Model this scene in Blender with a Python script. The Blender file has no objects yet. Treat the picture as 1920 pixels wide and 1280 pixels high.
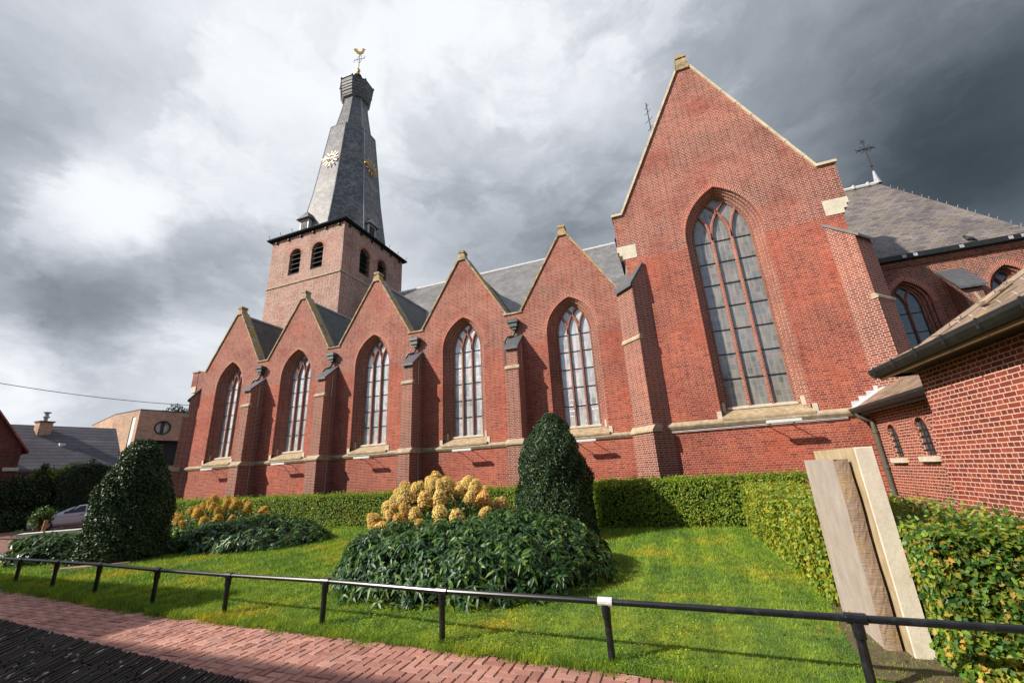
import bpy, math, random
import numpy as np
from mathutils import Vector, Matrix
from mathutils.geometry import tessellate_polygon
R = math.radians
random.seed(7); RNG = np.random.default_rng(11)
scene = bpy.context.scene
COL = scene.collection

# ------------------------------------------------------------------ camera
# world: X along the church, Y away from the camera into the church, Z up (metres)
CAM_ROWS = ((0.93451, 0.35202, -0.05070), (-0.14880, 0.25790, -0.95365), (-0.32308, 0.89903, 0.29331))
FPX, EYE = 769.56, 1.6
def _cam_rows():
    pi, ro, ya = R(17.65729595), R(3.04835681), R(-20.19669524)
    cy, sy = math.cos(ya), math.sin(ya)
    fw = Vector((sy*math.cos(pi), cy*math.cos(pi), math.sin(pi)))
    r0 = Vector((cy, -sy, 0)); d0 = fw.cross(r0)
    return r0*math.cos(ro)+d0*math.sin(ro), -r0*math.sin(ro)+d0*math.cos(ro), fw
cr, cd, cf = _cam_rows()
cam = bpy.data.cameras.new("camera"); cam_ob = bpy.data.objects.new("camera", cam); COL.objects.link(cam_ob)
m = Matrix((cr, -cd, -cf)).transposed().to_4x4(); m.translation = (0, 0, EYE)
cam_ob.matrix_world = m
cam.sensor_width = 36; cam.lens = FPX/1920*36; cam.clip_end = 2000; cam.clip_start = .05
scene.camera = cam_ob
def sky_dir(px, py): return (cr*((px-960)/FPX) + cd*((py-640)/FPX) + cf).normalized()

# ------------------------------------------------------------------ light
SUN_AZ, SUN_EL = 41.0, 34.0          # direction the light travels (from +X towards +Y), elevation
tr = Vector((math.cos(R(SUN_AZ))*math.cos(R(SUN_EL)), math.sin(R(SUN_AZ))*math.cos(R(SUN_EL)), -math.sin(R(SUN_EL))))
sun = bpy.data.lights.new("sun", 'SUN'); sun.energy = 5.0; sun.angle = R(.5); sun.color = (1, .93, .82)
so = bpy.data.objects.new("sun", sun); COL.objects.link(so)
so.rotation_euler = tr.to_track_quat('-Z', 'Y').to_euler(); so.location = (-30, -30, 40)
world = bpy.data.worlds.new("World"); scene.world = world; world.use_nodes = True
scene.view_settings.view_transform = 'Standard'; scene.view_settings.look = 'None'
scene.view_settings.exposure = 0.45; scene.view_settings.gamma = 1

class NT:
    """small helper round a node tree"""
    def __init__(s, tree): s.t = tree; s.n = tree.nodes; s.l = tree.links
    def __call__(s, typ, ins=None, **kw):
        nd = s.n.new('ShaderNode'+typ)
        for k, v in kw.items(): setattr(nd, k, v)
        for k, v in (ins or {}).items(): s.set(nd, k, v)
        return nd
    def set(s, nd, k, v):
        if hasattr(v, 'bl_rna') and isinstance(v, bpy.types.NodeSocket): s.l.new(v, nd.inputs[k])
        elif isinstance(v, bpy.types.Node): s.l.new(v.outputs[0], nd.inputs[k])
        else: nd.inputs[k].default_value = v
    def math(s, op, a, b=0.0, c=0.0): return s('Math', {0: a, 1: b, 2: c}, operation=op).outputs[0]
    def vec(s, op, a, b=(0, 0, 0)): return s('VectorMath', {0: a, 1: b}, operation=op)
    def noise(s, vec, scale, detail=3, rough=.55, dist=0):
        return s('TexNoise', {'Vector': vec, 'Scale': scale, 'Detail': detail, 'Roughness': rough, 'Distortion': dist}).outputs[0]
    def ramp(s, fac, stops, interp='LINEAR'):
        nd = s('ValToRGB', {0: fac}); e = nd.color_ramp.elements; nd.color_ramp.interpolation = interp
        while len(e) < len(stops): e.new(.5)
        for el, (p, c) in zip(e, stops):
            el.position = p; el.color = (*c, 1) if len(c) == 3 else c
        return nd.outputs[0]
    def mix(s, fac, a, b, mode='MIX'):
        nd = s('Mix', {}, data_type='RGBA', blend_type=mode)
        for i, v in ((0, fac), (6, a), (7, b)):
            if isinstance(v, tuple) and len(v) == 3: v = (*v, 1)
            s.set(nd, i, v)
        return nd.outputs[2]
    def mrange(s, v, a, b, c=0., d=1.): return s('MapRange', {0: v, 1: a, 2: b, 3: c, 4: d}).outputs[0]

def build_sky():
    w = NT(world.node_tree); w.n.clear()
    nish = w('TexSky', sky_type='NISHITA', sun_disc=False, sun_elevation=R(SUN_EL), sun_rotation=R(90-SUN_AZ+180), altitude=50)
    bg1 = w('Background', {0: nish.outputs[0], 1: 0.12})
    d = w('TexCoord').outputs['Generated']
    # cloud masses: soft lobes of brightness at compass directions, edges broken up by warped noise
    S = [(31,31,195),(94,94,195),(188,31,225),(38,156,188),(156,188,192),(206,269,225),(112,312,240),(262,388,247),(375,388,240),(400,325,198),(438,250,215),(344,156,222),(500,38,247),(550,156,236),(312,94,215),(562,281,215),(25,312,178),(19,400,200),(156,438,228),(281,462,215),(75,512,155),(156,550,135),(250,562,120),(231,631,108),(94,581,118),(38,600,132),(350,531,158),(406,500,175),(450,438,186),(481,350,205),(325,612,212),(381,562,165),(38,644,228),(156,681,205),(281,675,215),(94,750,205),(188,738,195),(262,756,205),(750,188,220),(875,94,232),(812,312,200),(781,406,175),(875,438,162),(750,450,180),(781,31,237),(1000,60,222),(1150,60,206),(1300,60,182),(1450,60,155),(1600,60,125),(1750,60,104),(1890,60,78),(1000,250,205),(1100,300,185),(1130,420,132),(960,420,155),(860,400,155),(1010,400,142),(1150,250,195),(1450,180,142),(1600,200,100),(1700,250,82),(1850,200,70),(1890,330,60),(1750,330,68),(1640,320,70),(1900,420,100),(1500,260,112)]
    Cn = [(x, y) for x, y, _ in S]
    D = np.array([sky_dir(x, y) for x, y, _ in S]); Cd = np.array([sky_dir(x, y) for x, y in Cn])
    v = np.log(np.array([((s+(12 if x > 1450 else 0))/255)**2.2 for x, _, s in S])); base = math.log(.55); K = np.array([150. if (y > 430 and x < 520) else 55. for x, y in Cn])
    A = np.exp(K[None, :]*(D@Cd.T-1))
    wt = np.linalg.solve(A.T@A+.035*np.eye(len(Cn)), A.T@(v-base))
    pl = w('SeparateXYZ', {0: d})
    plane = w.vec('MULTIPLY', d, (1., 1., 1.75)).outputs[0]
    warp = w('TexNoise', {'Vector': plane, 'Scale': 3.2, 'Detail': 7., 'Roughness': .6})
    wv = w.vec('SUBTRACT', warp.outputs[1], (.5, .5, .5)).outputs[0]
    dd = w.vec('NORMALIZE', w.vec('ADD', d, w.vec('MULTIPLY', wv, (.26, .26, .18)).outputs[0]).outputs[0]).outputs[0]
    acc = base
    for c, k, kk in zip(Cd, wt, K):
        dt = w('VectorMath', {0: dd, 1: tuple(c)}, operation='DOT_PRODUCT').outputs['Value']
        e = w.math('EXPONENT', w.math('MULTIPLY_ADD', dt, float(kk), -float(kk)))
        acc = w.math('MULTIPLY_ADD', e, float(k), acc)
    n2 = w.noise(w.vec('ADD', plane, w.vec('MULTIPLY', wv, (.25, .25, .25)).outputs[0]).outputs[0], 4.6, 9, .6, .0)
    acc = w.math('ADD', acc, w.math('MULTIPLY', w.math('SUBTRACT', n2, .5), .9))
    n3 = w.noise(w.vec('ADD', plane, w.vec('MULTIPLY', wv, (.35, .35, .25)).outputs[0]).outputs[0], 2.7, 10, .56, 0)
    edge = w.math('SUBTRACT', w.mrange(n3, .46, .56), .5)
    acc = w.math('ADD', acc, w.math('MULTIPLY', edge, .30))
    lum = w.math('SMOOTH_MIN', w.math('EXPONENT', acc), 0.78, .35)
    tint = w.ramp(w.math('POWER', lum, .4545), [(.15, (.64, 1.02, 1.28)), (.42, (.86, 1.0, 1.16)), (.72, (.93, .99, 1.085)), (1, (.985, 1, 1.015))])
    colr = w.vec('SCALE', tint); w.l.new(lum, colr.inputs['Scale'])
    bg2 = w('Background', {0: colr.outputs[0], 1: 0.92})
    # open blue sky behind the camera, where the sun comes from; closed cloud ahead
    cov = w.mrange(w.math('ADD', pl.outputs[1], w.math('MULTIPLY', w.math('SUBTRACT', warp.outputs[0], .5), .8)), -.25, .0)
    ms = w('MixShader', {0: cov, 1: bg1.outputs[0], 2: bg2.outputs[0]})
    out = w('OutputWorld'); w.l.new(ms.outputs[0], out.inputs[0])
build_sky()

# ------------------------------------------------------------------ materials
def new_mat(name):
    mt = bpy.data.materials.new(name); mt.use_nodes = True
    t = NT(mt.node_tree); b = t.n['Principled BSDF']
    return mt, t, b
def bump(t, b, h, dist=.01, strength=.6):
    bp = t('Bump', {'Strength': strength, 'Distance': dist, 'Height': h}); t.l.new(bp.outputs[0], b.inputs['Normal'])
def pos(t): return t('NewGeometry').outputs['Position']
def plain(name, c, rough=.6, var=.25, scale=3., metal=0., spec=.5, c2=None, bumps=0.):
    mt, t, b = new_mat(name); p = pos(t)
    n = t.noise(p, scale, 6, .65)
    hi = c2 or tuple(min(1, x*(1+var)) for x in c); lo = tuple(x*(1-var) for x in c)
    t.set(b, 'Base Color', t.ramp(n, [(.3, lo), (.55, c), (.75, hi)])); t.set(b, 'Roughness', rough); t.set(b, 'Metallic', metal)
    t.set(b, 'Specular IOR Level', spec)
    if bumps: bump(t, b, t.noise(p, scale*9, 5, .7), .01, bumps)
    return mt

def brick(name, cols, mortar, bw=.215, rh=.066, ms=.0065, thr=None, upper=None, umortar=None, squash=True, stain=.5, offx=0., lichen=0., axis_patch=True, grain=.14):
    mt, t, b = new_mat(name)
    uv = t('UVMap').outputs[0]; p = pos(t)
    jit = t.vec('SUBTRACT', t('TexNoise', {'Vector': uv, 'Scale': 9., 'Detail': 2.}).outputs[1], (.5, .5, .5)).outputs[0]
    uvj = t.vec('ADD', uv, t.vec('MULTIPLY', jit, (.008, .006, 0)).outputs[0]).outputs[0]
    br = t('TexBrick', {'Vector': uvj, 'Color1': (0, 0, 0, 1), 'Color2': (1, 1, 1, 1), 'Mortar': (.5, .5, .5, 1), 'Scale': 1., 'Mortar Size': ms,
           'Mortar Smooth': .25, 'Brick Width': bw, 'Row Height': rh}, offset=.5, squash=.5 if squash else 1., squash_frequency=2)
    bc = t.ramp(br.outputs[0], [(i/(len(cols)-1), c) for i, c in enumerate(cols)])
    mo = mortar
    if thr is not None:
        z = t('SeparateXYZ', {0: p}).outputs[2]
        f = t.mrange(t.math('ADD', z, t.math('MULTIPLY', t.math('SUBTRACT', t.noise(p, 4., 1), .5), .05)), thr-.02, thr+.02)
        bc = t.mix(f, bc, t.ramp(br.outputs[0], [(i/(len(upper)-1), c) for i, c in enumerate(upper)]))
        mo = t.mix(f, (*mortar, 1), (*umortar, 1))
    patch = t.noise(p, .55, 5, .65)
    bc = t.mix(1., bc, t.ramp(patch, [(.28, (.60, .62, .66)), (.5, (1, 1, 1)), (.72, (1.30, 1.2, 1.1))]), 'MULTIPLY')
    bc = t.mix(1., bc, t.ramp(t.noise(p, 7., 3, .7), [(.3, (1-grain, 1-grain, 1-grain)), (.7, (1+grain, 1+grain, 1+grain))]), 'MULTIPLY')
    if axis_patch:
        mo = t.mix(t.mrange(t.noise(p, .9, 5, .6), .45, .7), mo if not isinstance(mo, tuple) else (*mo, 1), t.mix(.55, (*mortar, 1), bc))
    col = t.mix(br.outputs[1], bc, mo)
    drip = t.noise(t.vec('MULTIPLY', p, (2.2, 2.2, .35)).outputs[0], 1., 5, .65)
    col = t.mix(t.mrange(drip, .56, .78, 0, stain), col, t.mix(1., col, (.42, .38, .38, 1), 'MULTIPLY'))
    zb_ = t('SeparateXYZ', {0: p}).outputs[2]
    col = t.mix(t.mrange(t.math('ADD', zb_, t.math('MULTIPLY', t.noise(p, 1.6, 5, .65), 1.6)), 1.0, 2.3, .38, 0), col, t.mix(1., col, (.5, .48, .46, 1), 'MULTIPLY'))
    if lichen:
        z = t('SeparateXYZ', {0: p}).outputs[2]
        col = t.mix(t.mrange(t.noise(p, 2.3, 6, .7), .62, .74, 0, lichen), col, (.32, .22, .05, 1))
    t.set(b, 'Base Color', col); t.set(b, 'Roughness', .88); t.set(b, 'Specular IOR Level', .25)
    h = t.math('ADD', t.math('MULTIPLY', br.outputs[1], -1.), t.math('MULTIPLY', t.noise(p, 40., 3), .35))
    bump(t, b, h, .006, .7)
    return mt

def slate(name, cols, bw=.22, rh=.13, lich=.5, lcol=(.42, .33, .12), ms=.004, rough=.55, bmp=.014, dark=(.015, .015, .016)):
    mt, t, b = new_mat(name); uv = t('UVMap').outputs[0]; p = pos(t)
    br = t('TexBrick', {'Vector': uv, 'Color1': (0, 0, 0, 1), 'Color2': (1, 1, 1, 1), 'Scale': 1., 'Mortar Size': ms, 'Mortar Smooth': .4,
           'Brick Width': bw, 'Row Height': rh}, offset=.5)
    c = t.ramp(br.outputs[0], [(i/(len(cols)-1), k) for i, k in enumerate(cols)])
    c = t.mix(1., c, t.ramp(t.noise(p, .8, 5, .65), [(.3, (.6, .6, .62)), (.55, (1, 1, 1)), (.75, (1.35, 1.3, 1.22))]), 'MULTIPLY')
    c = t.mix(br.outputs[1], c, (*dark, 1))
    if lich:
        c = t.mix(t.mrange(t.noise(p, 5.5, 8, .75), .6, .7, 0, lich), c, (*lcol, 1))
        c = t.mix(t.mrange(t.noise(t.vec('ADD', p, (9, 3, 5)).outputs[0], 9, 6, .8), .66, .72, 0, lich), c, (.55, .55, .5, 1))
    t.set(b, 'Base Color', c); t.set(b, 'Roughness', rough); t.set(b, 'Specular IOR Level', .4)
    fr = t.math('FRACT', t.math('DIVIDE', t('SeparateXYZ', {0: uv}).outputs[1], rh))
    bump(t, b, t.math('ADD', t.math('MULTIPLY', fr, -1.), t.math('ADD', t.math('MULTIPLY', br.outputs[1], -.6), t.math('MULTIPLY', br.outputs[0], .5))), bmp, .9)
    return mt

def leaf_mat(name, cols, rough=.42, spec=.5, trans=.25, patch=None, per_ob=False):
    mt, t, b = new_mat(name)
    rnd = t('NewGeometry').outputs['Random Per Island']; p = pos(t)
    c = t.ramp(rnd, [(i/(len(cols)-1), k) for i, k in enumerate(cols)])
    c = t.mix(1., c, t.ramp(t.noise(p, 1.7, 3), [(.3, (.75, .8, .75)), (.7, (1.25, 1.18, 1.1))]), 'MULTIPLY')
    if patch:
        c = t.mix(t.mrange(t.noise(p, patch[1], 5, .6), patch[2], patch[2]+.14, 0, patch[3]), c, t.ramp(rnd, [(0, patch[0]), (1, tuple(x*.6 for x in patch[0]))]))
    if per_ob:
        oz = t('SeparateXYZ', {0: t('TexCoord').outputs['Object']}).outputs[2]
        c = t.mix(t.mrange(t.math('ADD', oz, t.math('MULTIPLY', rnd, .05)), .0, .09, .6, 0), c, (.56, .27, .13, 1))
    if per_ob: c = t.mix(1., c, t.ramp(t('ObjectInfo').outputs['Random'], [(0, (.82, .68, .5)), (.35, (1, .96, .85)), (.7, (1.1, 1.12, 1.05)), (1, (1.05, .8, .68))]), 'MULTIPLY')
    t.set(b, 'Base Color', c); t.set(b, 'Roughness', rough); t.set(b, 'Specular IOR Level', spec)
    tl = t('BsdfTranslucent', {0: t.mix(1., c, (1.1, 1.25, .6, 1), 'MULTIPLY')})
    ms = t('MixShader', {0: trans, 1: b.outputs[0], 2: tl.outputs[0]})
    t.l.new(ms.outputs[0], t.n['Material Output'].inputs[0])
    return mt

M = {}
MORT = (.50, .275, .205)
red = [(.17, .034, .026), (.27, .055, .034), (.34, .078, .042), (.24, .046, .034), (.40, .10, .052)]
dull = [(.14, .036, .029), (.215, .055, .041), (.28, .078, .054), (.18, .047, .036), (.32, .10, .07)]
M['brick_aisle'] = brick('aisle brickwork', red, MORT, thr=6.62, upper=dull, umortar=(.56, .36, .275), lichen=.25)
M['brick_transept'] = brick('transept brickwork', red, MORT, thr=8.72, upper=dull, umortar=(.60, .395, .305), lichen=.25)
M['brick_butt'] = brick('buttress brickwork', [(.14, .042, .031), (.19, .056, .038), (.24, .078, .053)], (.58, .40, .32), axis_patch=False, ms=.0065)
M['brick_tower'] = brick('tower brickwork', [(.13, .05, .037), (.25, .098, .07), (.36, .155, .11)], (.66, .55, .47), lichen=.05, bw=.25, rh=.08, ms=.01, grain=.34)
M['brick_choir'] = brick('choir brickwork', [(.10, .03, .025), (.17, .045, .03), (.30, .07, .035)], (.42, .34, .27), stain=.5)
M['brick_sacristy'] = brick('sacristy brickwork', [(.12, .028, .024), (.22, .045, .033), (.29, .068, .042), (.16, .034, .029), (.25, .055, .038)], (.70, .45, .33), ms=.0075, stain=.1, axis_patch=False)
M['brick_ring'] = brick('arch brickwork', red[1:4], (.62, .5, .4), squash=False, stain=.1)
M['brick_jamb'] = brick('window jamb brickwork', [(.16, .045, .034), (.22, .065, .043), (.27, .088, .058)], (.56, .40, .31), stain=.15)
M['brick_dark'] = brick('dark house brickwork', [(.07, .022, .018), (.11, .033, .024), (.15, .045, .03)], (.16, .11, .09))
M['brick_tan'] = brick('tan brickwork', [(.34, .20, .135), (.42, .26, .175), (.48, .31, .21)], (.42, .32, .25), squash=False)
M['stone'] = plain('pale lichened stone', (.38, .30, .20), .85, .4, 5., c2=(.50, .43, .33), bumps=.35)
M['cope'] = None
def cope_mat():
    mt, t, b = new_mat('coping stone with yellow lichen'); p = pos(t)
    c = t.ramp(t.noise(p, 4., 6, .7), [(.35, (.13, .105, .075)), (.5, (.30, .24, .16)), (.65, (.46, .37, .25))])
    c = t.mix(t.mrange(t.noise(p, 1.6, 6, .7), .45, .62, 0, .75), c, (.42, .24, .035, 1))
    t.set(b, 'Base Color', c); t.set(b, 'Roughness', .9); bump(t, b, t.noise(p, 40, 5, .7), .01, .4); return mt
M['cope'] = cope_mat()
M['cope_pale'] = plain('pale coping stone', (.55, .45, .31), .85, .35, 3., bumps=.3)
M['white_stone'] = plain('cream corbel stone', (.56, .50, .39), .8, .2, 7., bumps=.2)
M['sill'] = plain('weathered sill stone', (.38, .28, .165), .85, .4, 6., c2=(.52, .45, .35), bumps=.3)
M['slate_nave'] = slate('nave slates', [(.13, .127, .13), (.175, .17, .17), (.215, .207, .203)], lich=.55)
M['slate_aisle'] = slate('aisle slates', [(.045, .05, .052), (.06, .065, .066), (.08, .085, .085)], lich=.12)
M['slate_choir'] = slate('choir slates', [(.11, .093, .093), (.15, .128, .124), (.20, .17, .155), (.17, .138, .10)], .28, .15, lich=.5)
M['slate_spire'] = slate('spire slates', [(.09, .086, .088), (.145, .138, .138), (.22, .21, .208)], .22, .15, lich=.75, lcol=(.24, .23, .2), rough=.46, bmp=.008)
M['slate_sacristy'] = slate('sacristy slates', [(.17, .12, .09), (.22, .16, .12), (.28, .2, .14), (.25, .19, .10)], .3, .17, lich=.6, lcol=(.36, .24, .05), ms=.006)
M['tile_dark'] = slate('dark roof tiles', [(.085, .08, .095), (.10, .094, .11), (.12, .11, .125)], 60., .36, lich=0, ms=.035, rough=.8, bmp=.004, dark=(.035, .033, .04))
M['tile_red'] = slate('red roof tiles', [(.17, .04, .035), (.2, .05, .04), (.26, .06, .05)], .25, .3, lich=0)
M['cap_slate'] = plain('buttress cap slate', (.085, .087, .095), .5, .3, 6.)
M['lead'] = plain('grey lead', (.34, .34, .36), .45, .25, 5.)
M['leadpale'] = plain('pale lead flashing', (.55, .53, .53), .5, .2, 7.)
M['cornice'] = plain('black cornice board', (.018, .02, .022), .9, .4, 6., spec=.1)
M['gutter'] = plain('black gutter', (.016, .02, .021), .5, .4, 6., c2=(.04, .042, .04))
M['pipe'] = plain('grey green downpipe', (.085, .085, .065), .45, .2, 5.)
M['copper'] = plain('hopper metal', (.045, .055, .05), .5, .4, 8., c2=(.11, .135, .12))
M['eave'] = plain('ochre eave board', (.22, .15, .06), .6, .15, 3.)
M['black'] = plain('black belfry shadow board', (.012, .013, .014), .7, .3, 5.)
M['iron'] = plain('dark wrought iron', (.02, .022, .025), .5, .3, 9.)
M['gold'] = plain('gilded metal', (.75, .43, .09), .38, .12, 8., metal=.7)
M['gold_glare'] = plain('gilded metal with sun glare', (.8, .6, .38), .35, .1, 8., metal=.3)  # paler copy of the gold for the front dial; sun glare put into the colour
M['paint_black'] = plain('black railing paint', (.010, .012, .015), .30, .35, 14., c2=(.03, .033, .038))
M['paint_worn'] = plain('bare worn metal clamp', (.62, .62, .60), .45, .25, 40., c2=(.75, .75, .73))
M['asphalt'] = plain('asphalt', (.06, .058, .056), .9, .2, 9.)
M['soil'] = plain('soil', (.11, .075, .045), .95, .35, 14., bumps=.6)
M['wood'] = plain('bark', (.09, .065, .045), .9, .35, 14., bumps=.5)
M['white_trim'] = plain('white cap', (.6, .6, .58), .6, .15, 4.)
M['car_paint'] = plain('silver car paint', (.55, .57, .60), .3, .05, 2., metal=.25)
M['car_glass'] = plain('car glass', (.03, .04, .045), .08, .1, 2.)
M['tyre'] = plain('tyre rubber', (.014, .014, .015), .8, .2, 9.)
M['rim'] = plain('wheel rim', (.4, .41, .42), .3, .1, 9., metal=.8)
M['lampglass'] = plain('headlight glass', (.55, .56, .58), .15, .1, 4.)
M['panel_grey'] = plain('floodlight housing', (.62, .62, .60), .5, .1, 6.)
M['terracotta'] = plain('terracotta pole', (.38, .17, .10), .8, .15, 5.)
M['stem'] = plain('green stem', (.05, .07, .02), .7, .3, 9.)
M['core'] = plain('inner twigs', (.018, .022, .010), .95, .4, 9.)
M['twig'] = plain('brown inner twigs', (.05, .035, .02), .95, .4, 9.)
M['curtain'] = plain('pale curtain', (.5, .46, .4), .8, .3, 5.)
M['bird'] = plain('pigeon feathers', (.06, .06, .075), .7, .3, 12.)

def glass_mat(name, tint, lead=(.40, .41, .42), bw=.17, rh=.21):
    mt, t, b = new_mat(name); uv = t('UVMap').outputs[0]; p = pos(t)
    br = t('TexBrick', {'Vector': uv, 'Color1': (0, 0, 0, 1), 'Color2': (1, 1, 1, 1), 'Scale': 1., 'Mortar Size': .006, 'Mortar Smooth': .6,
           'Brick Width': bw, 'Row Height': rh}, offset=.0)
    cols = [tuple(x*k for x, k in zip(tint, q)) for q in ((.62, .68, .64), (1, 1, 1), (1.2, .98, .98), (.78, .85, .98), (1.15, 1.15, 1.05), (.95, .74, .74))]
    c = t.ramp(br.outputs[0], [(i/5, k) for i, k in enumerate(cols)])
    st = t.noise(t.vec('MULTIPLY', p, (9, 9, 1.2)).outputs[0], 1., 5, .65)
    c = t.mix(1., c, t.ramp(st, [(.3, (.62, .64, .62)), (.55, (1, 1, 1)), (.75, (1.25, 1.25, 1.28))]), 'MULTIPLY')
    c = t.mix(t.math('MULTIPLY', br.outputs[1], .6), c, (*lead, 1))
    t.set(b, 'Base Color', c); t.set(b, 'Roughness', t.mrange(st, .3, .7, .1, .3)); t.set(b, 'Specular IOR Level', .9)
    t.set(b, 'Coat Weight', .35); t.set(b, 'Coat Roughness', .06)
    bump(t, b, t.math('ADD', t.noise(p, 5, 2), t.math('MULTIPLY', br.outputs[0], .5)), .02, .4)
    return mt
M['glass'] = glass_mat('leaded window glass', (.46, .475, .48))  # pale tint: reflected sky and sun glare are put into the colour
M['glass_big'] = glass_mat('leaded stained glass', (.215, .21, .19), (.36, .36, .34), .15, .19)
M['glass_dark'] = glass_mat('dark leaded glass', (.055, .07, .075), (.09, .1, .11))

M['lf_hedge'] = leaf_mat('hornbeam leaves', [(0.076, 0.161, 0.027), (0.141, 0.265, 0.031), (0.246, 0.34, 0.034), (0.378, 0.378, 0.038), (0.104, 0.199, 0.027)], .55, .3, .4, ((.26, .17, .02), 1.1, .58, .55))
M['lf_side'] = leaf_mat('young hedge leaves', [(0.099, 0.199, 0.032), (0.199, 0.3, 0.035), (0.398, 0.398, 0.043), (0.12, 0.239, 0.05), (0.319, 0.378, 0.04), (0.558, 0.34, 0.05)], .5, .35, .4)
M['lf_near'] = leaf_mat('ivy hedge leaves', [(0.04, 0.112, 0.031), (0.068, 0.17, 0.036), (0.112, 0.25, 0.04), (0.204, 0.317, 0.04), (0.384, 0.407, 0.046), (0.056, 0.135, 0.049), (0.091, 0.204, 0.04), (0.588, 0.338, 0.068), (0.135, 0.272, 0.046), (0.317, 0.429, 0.046)], .45, .4, .38)
M['lf_holly'] = leaf_mat('holly leaves', [(0.017, 0.041, 0.021), (0.028, 0.062, 0.025), (0.045, 0.086, 0.031), (0.021, 0.048, 0.025), (0.086, 0.121, 0.028)], .42, .3, .15)
M['lf_laurel'] = leaf_mat('drooping laurel leaves', [(0.02, 0.058, 0.024), (0.03, 0.083, 0.03), (0.049, 0.125, 0.034), (0.024, 0.067, 0.03), (0.083, 0.168, 0.034), (0.15, 0.234, 0.037)], .42, .4, .28)
M['lf_light'] = leaf_mat('bright laurel leaves', [(.03, .085, .014), (.06, .13, .016), (.02, .06, .014), (.09, .16, .02)], .35, .5, .3)
M['lf_hyd'] = leaf_mat('hydrangea leaves', [(0.024, 0.066, 0.017), (0.042, 0.102, 0.022), (0.072, 0.144, 0.024), (0.144, 0.18, 0.024)], .45, .4, .3)
M['lf_tree'] = leaf_mat('tree leaves', [(.012, .03, .014), (.02, .045, .016), (.035, .065, .018)], .5, .3, .2)
M['lf_lime'] = leaf_mat('lime green leaves', [(.10, .17, .02), (.16, .22, .025), (.06, .11, .016)], .5, .3, .35)
M['petal'] = leaf_mat('hydrangea petals', [(0.626, 0.433, 0.112), (0.799, 0.638, 0.225), (0.864, 0.775, 0.4), (0.713, 0.479, 0.188), (0.842, 0.661, 0.35), (0.756, 0.661, 0.2)], .7, .2, .25, ((.66, .34, .20), 2.9, .58, .45), True)
M['petal_old'] = leaf_mat('golden hydrangea petals', [(.55, .33, .05), (.62, .42, .08), (.50, .27, .04)], .7, .2, .25)
M['petal_core'] = plain('flower head centre', (.34, .22, .07), .9, .3, 20.)
M['fallen'] = leaf_mat('fallen leaves', [(.30, .12, .03), (.24, .16, .03), (.16, .07, .03), (.4, .18, .05)], .7, .2, .1)

def grass_mat(name, blade):
    mt, t, b = new_mat(name); p = pos(t)
    c = t.ramp(t.noise(p, .75, 5, .62), [(.30, (.115, .22, .034)), (.44, (.18, .31, .032)), (.57, (.26, .36, .03)), (.66, (.40, .38, .028)), (.78, (.44, .30, .035))])
    c = t.mix(1., c, t.ramp(t.noise(p, 6., 3), [(.3, (.7, .74, .7)), (.7, (1.25, 1.2, 1.15))]), 'MULTIPLY')
    wv = t('TexWave', {'Vector': t.vec('MULTIPLY', p, (1, .45, 0)).outputs[0], 'Scale': .55, 'Distortion': 3., 'Detail': 2., 'Detail Scale': .6}, bands_direction='X').outputs[0]
    c = t.mix(1., c, t.ramp(wv, [(.2, (.86, .9, .9)), (.8, (1.12, 1.1, 1.05))]), 'MULTIPLY')
    if blade:
        rnd = t('NewGeometry').outputs['Random Per Island']
        c = t.mix(1., c, t.ramp(rnd, [(0, (.5, .55, .5)), (.5, (1, 1, 1)), (.9, (1.35, 1.3, 1.1)), (1, (1.7, 1.25, .9))]), 'MULTIPLY')
        t.set(b, 'Roughness', .5); t.set(b, 'Specular IOR Level', .3)
        tl = t('BsdfTranslucent', {0: c}); ms = t('MixShader', {0: .35, 1: b.outputs[0], 2: tl.outputs[0]})
        t.l.new(ms.outputs[0], t.n['Material Output'].inputs[0])
    else:
        c = t.mix(1., c, (.75, .75, .75, 1), 'MULTIPLY'); t.set(b, 'Roughness', .9)
        bump(t, b, t.noise(p, 55, 4, .8), .03, 1.)
    t.set(b, 'Base Color', c); return mt
M['lawn'] = grass_mat('lawn turf', False); M['blade'] = grass_mat('grass blades', True)

def paver_mat():
    mt, t, b = new_mat('red clay pavers'); p = pos(t); rnd = t('NewGeometry').outputs['Random Per Island']
    c = t.ramp(rnd, [(0, (.28, .125, .098)), (.3, (.36, .165, .13)), (.6, (.41, .20, .155)), (.85, (.46, .24, .19)), (1, (.33, .18, .15))])
    c = t.mix(1., c, t.ramp(t.noise(p, 1.2, 6, .65), [(.3, (.78, .78, .8)), (.7, (1.18, 1.15, 1.1))]), 'MULTIPLY')
    c = t.mix(1., c, t.ramp(t.noise(p, 38, 4, .7), [(.3, (.82, .82, .82)), (.7, (1.14, 1.14, 1.14))]), 'MULTIPLY')
    t.set(b, 'Base Color', c); t.set(b, 'Roughness', .8); bump(t, b, t.noise(p, 60, 4, .7), .004, .6); return mt
M['paver'] = paver_mat()
M['joint'] = plain('sandy joint', (.09, .07, .045), .95, .35, 20., c2=(.10, .10, .04))
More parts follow.
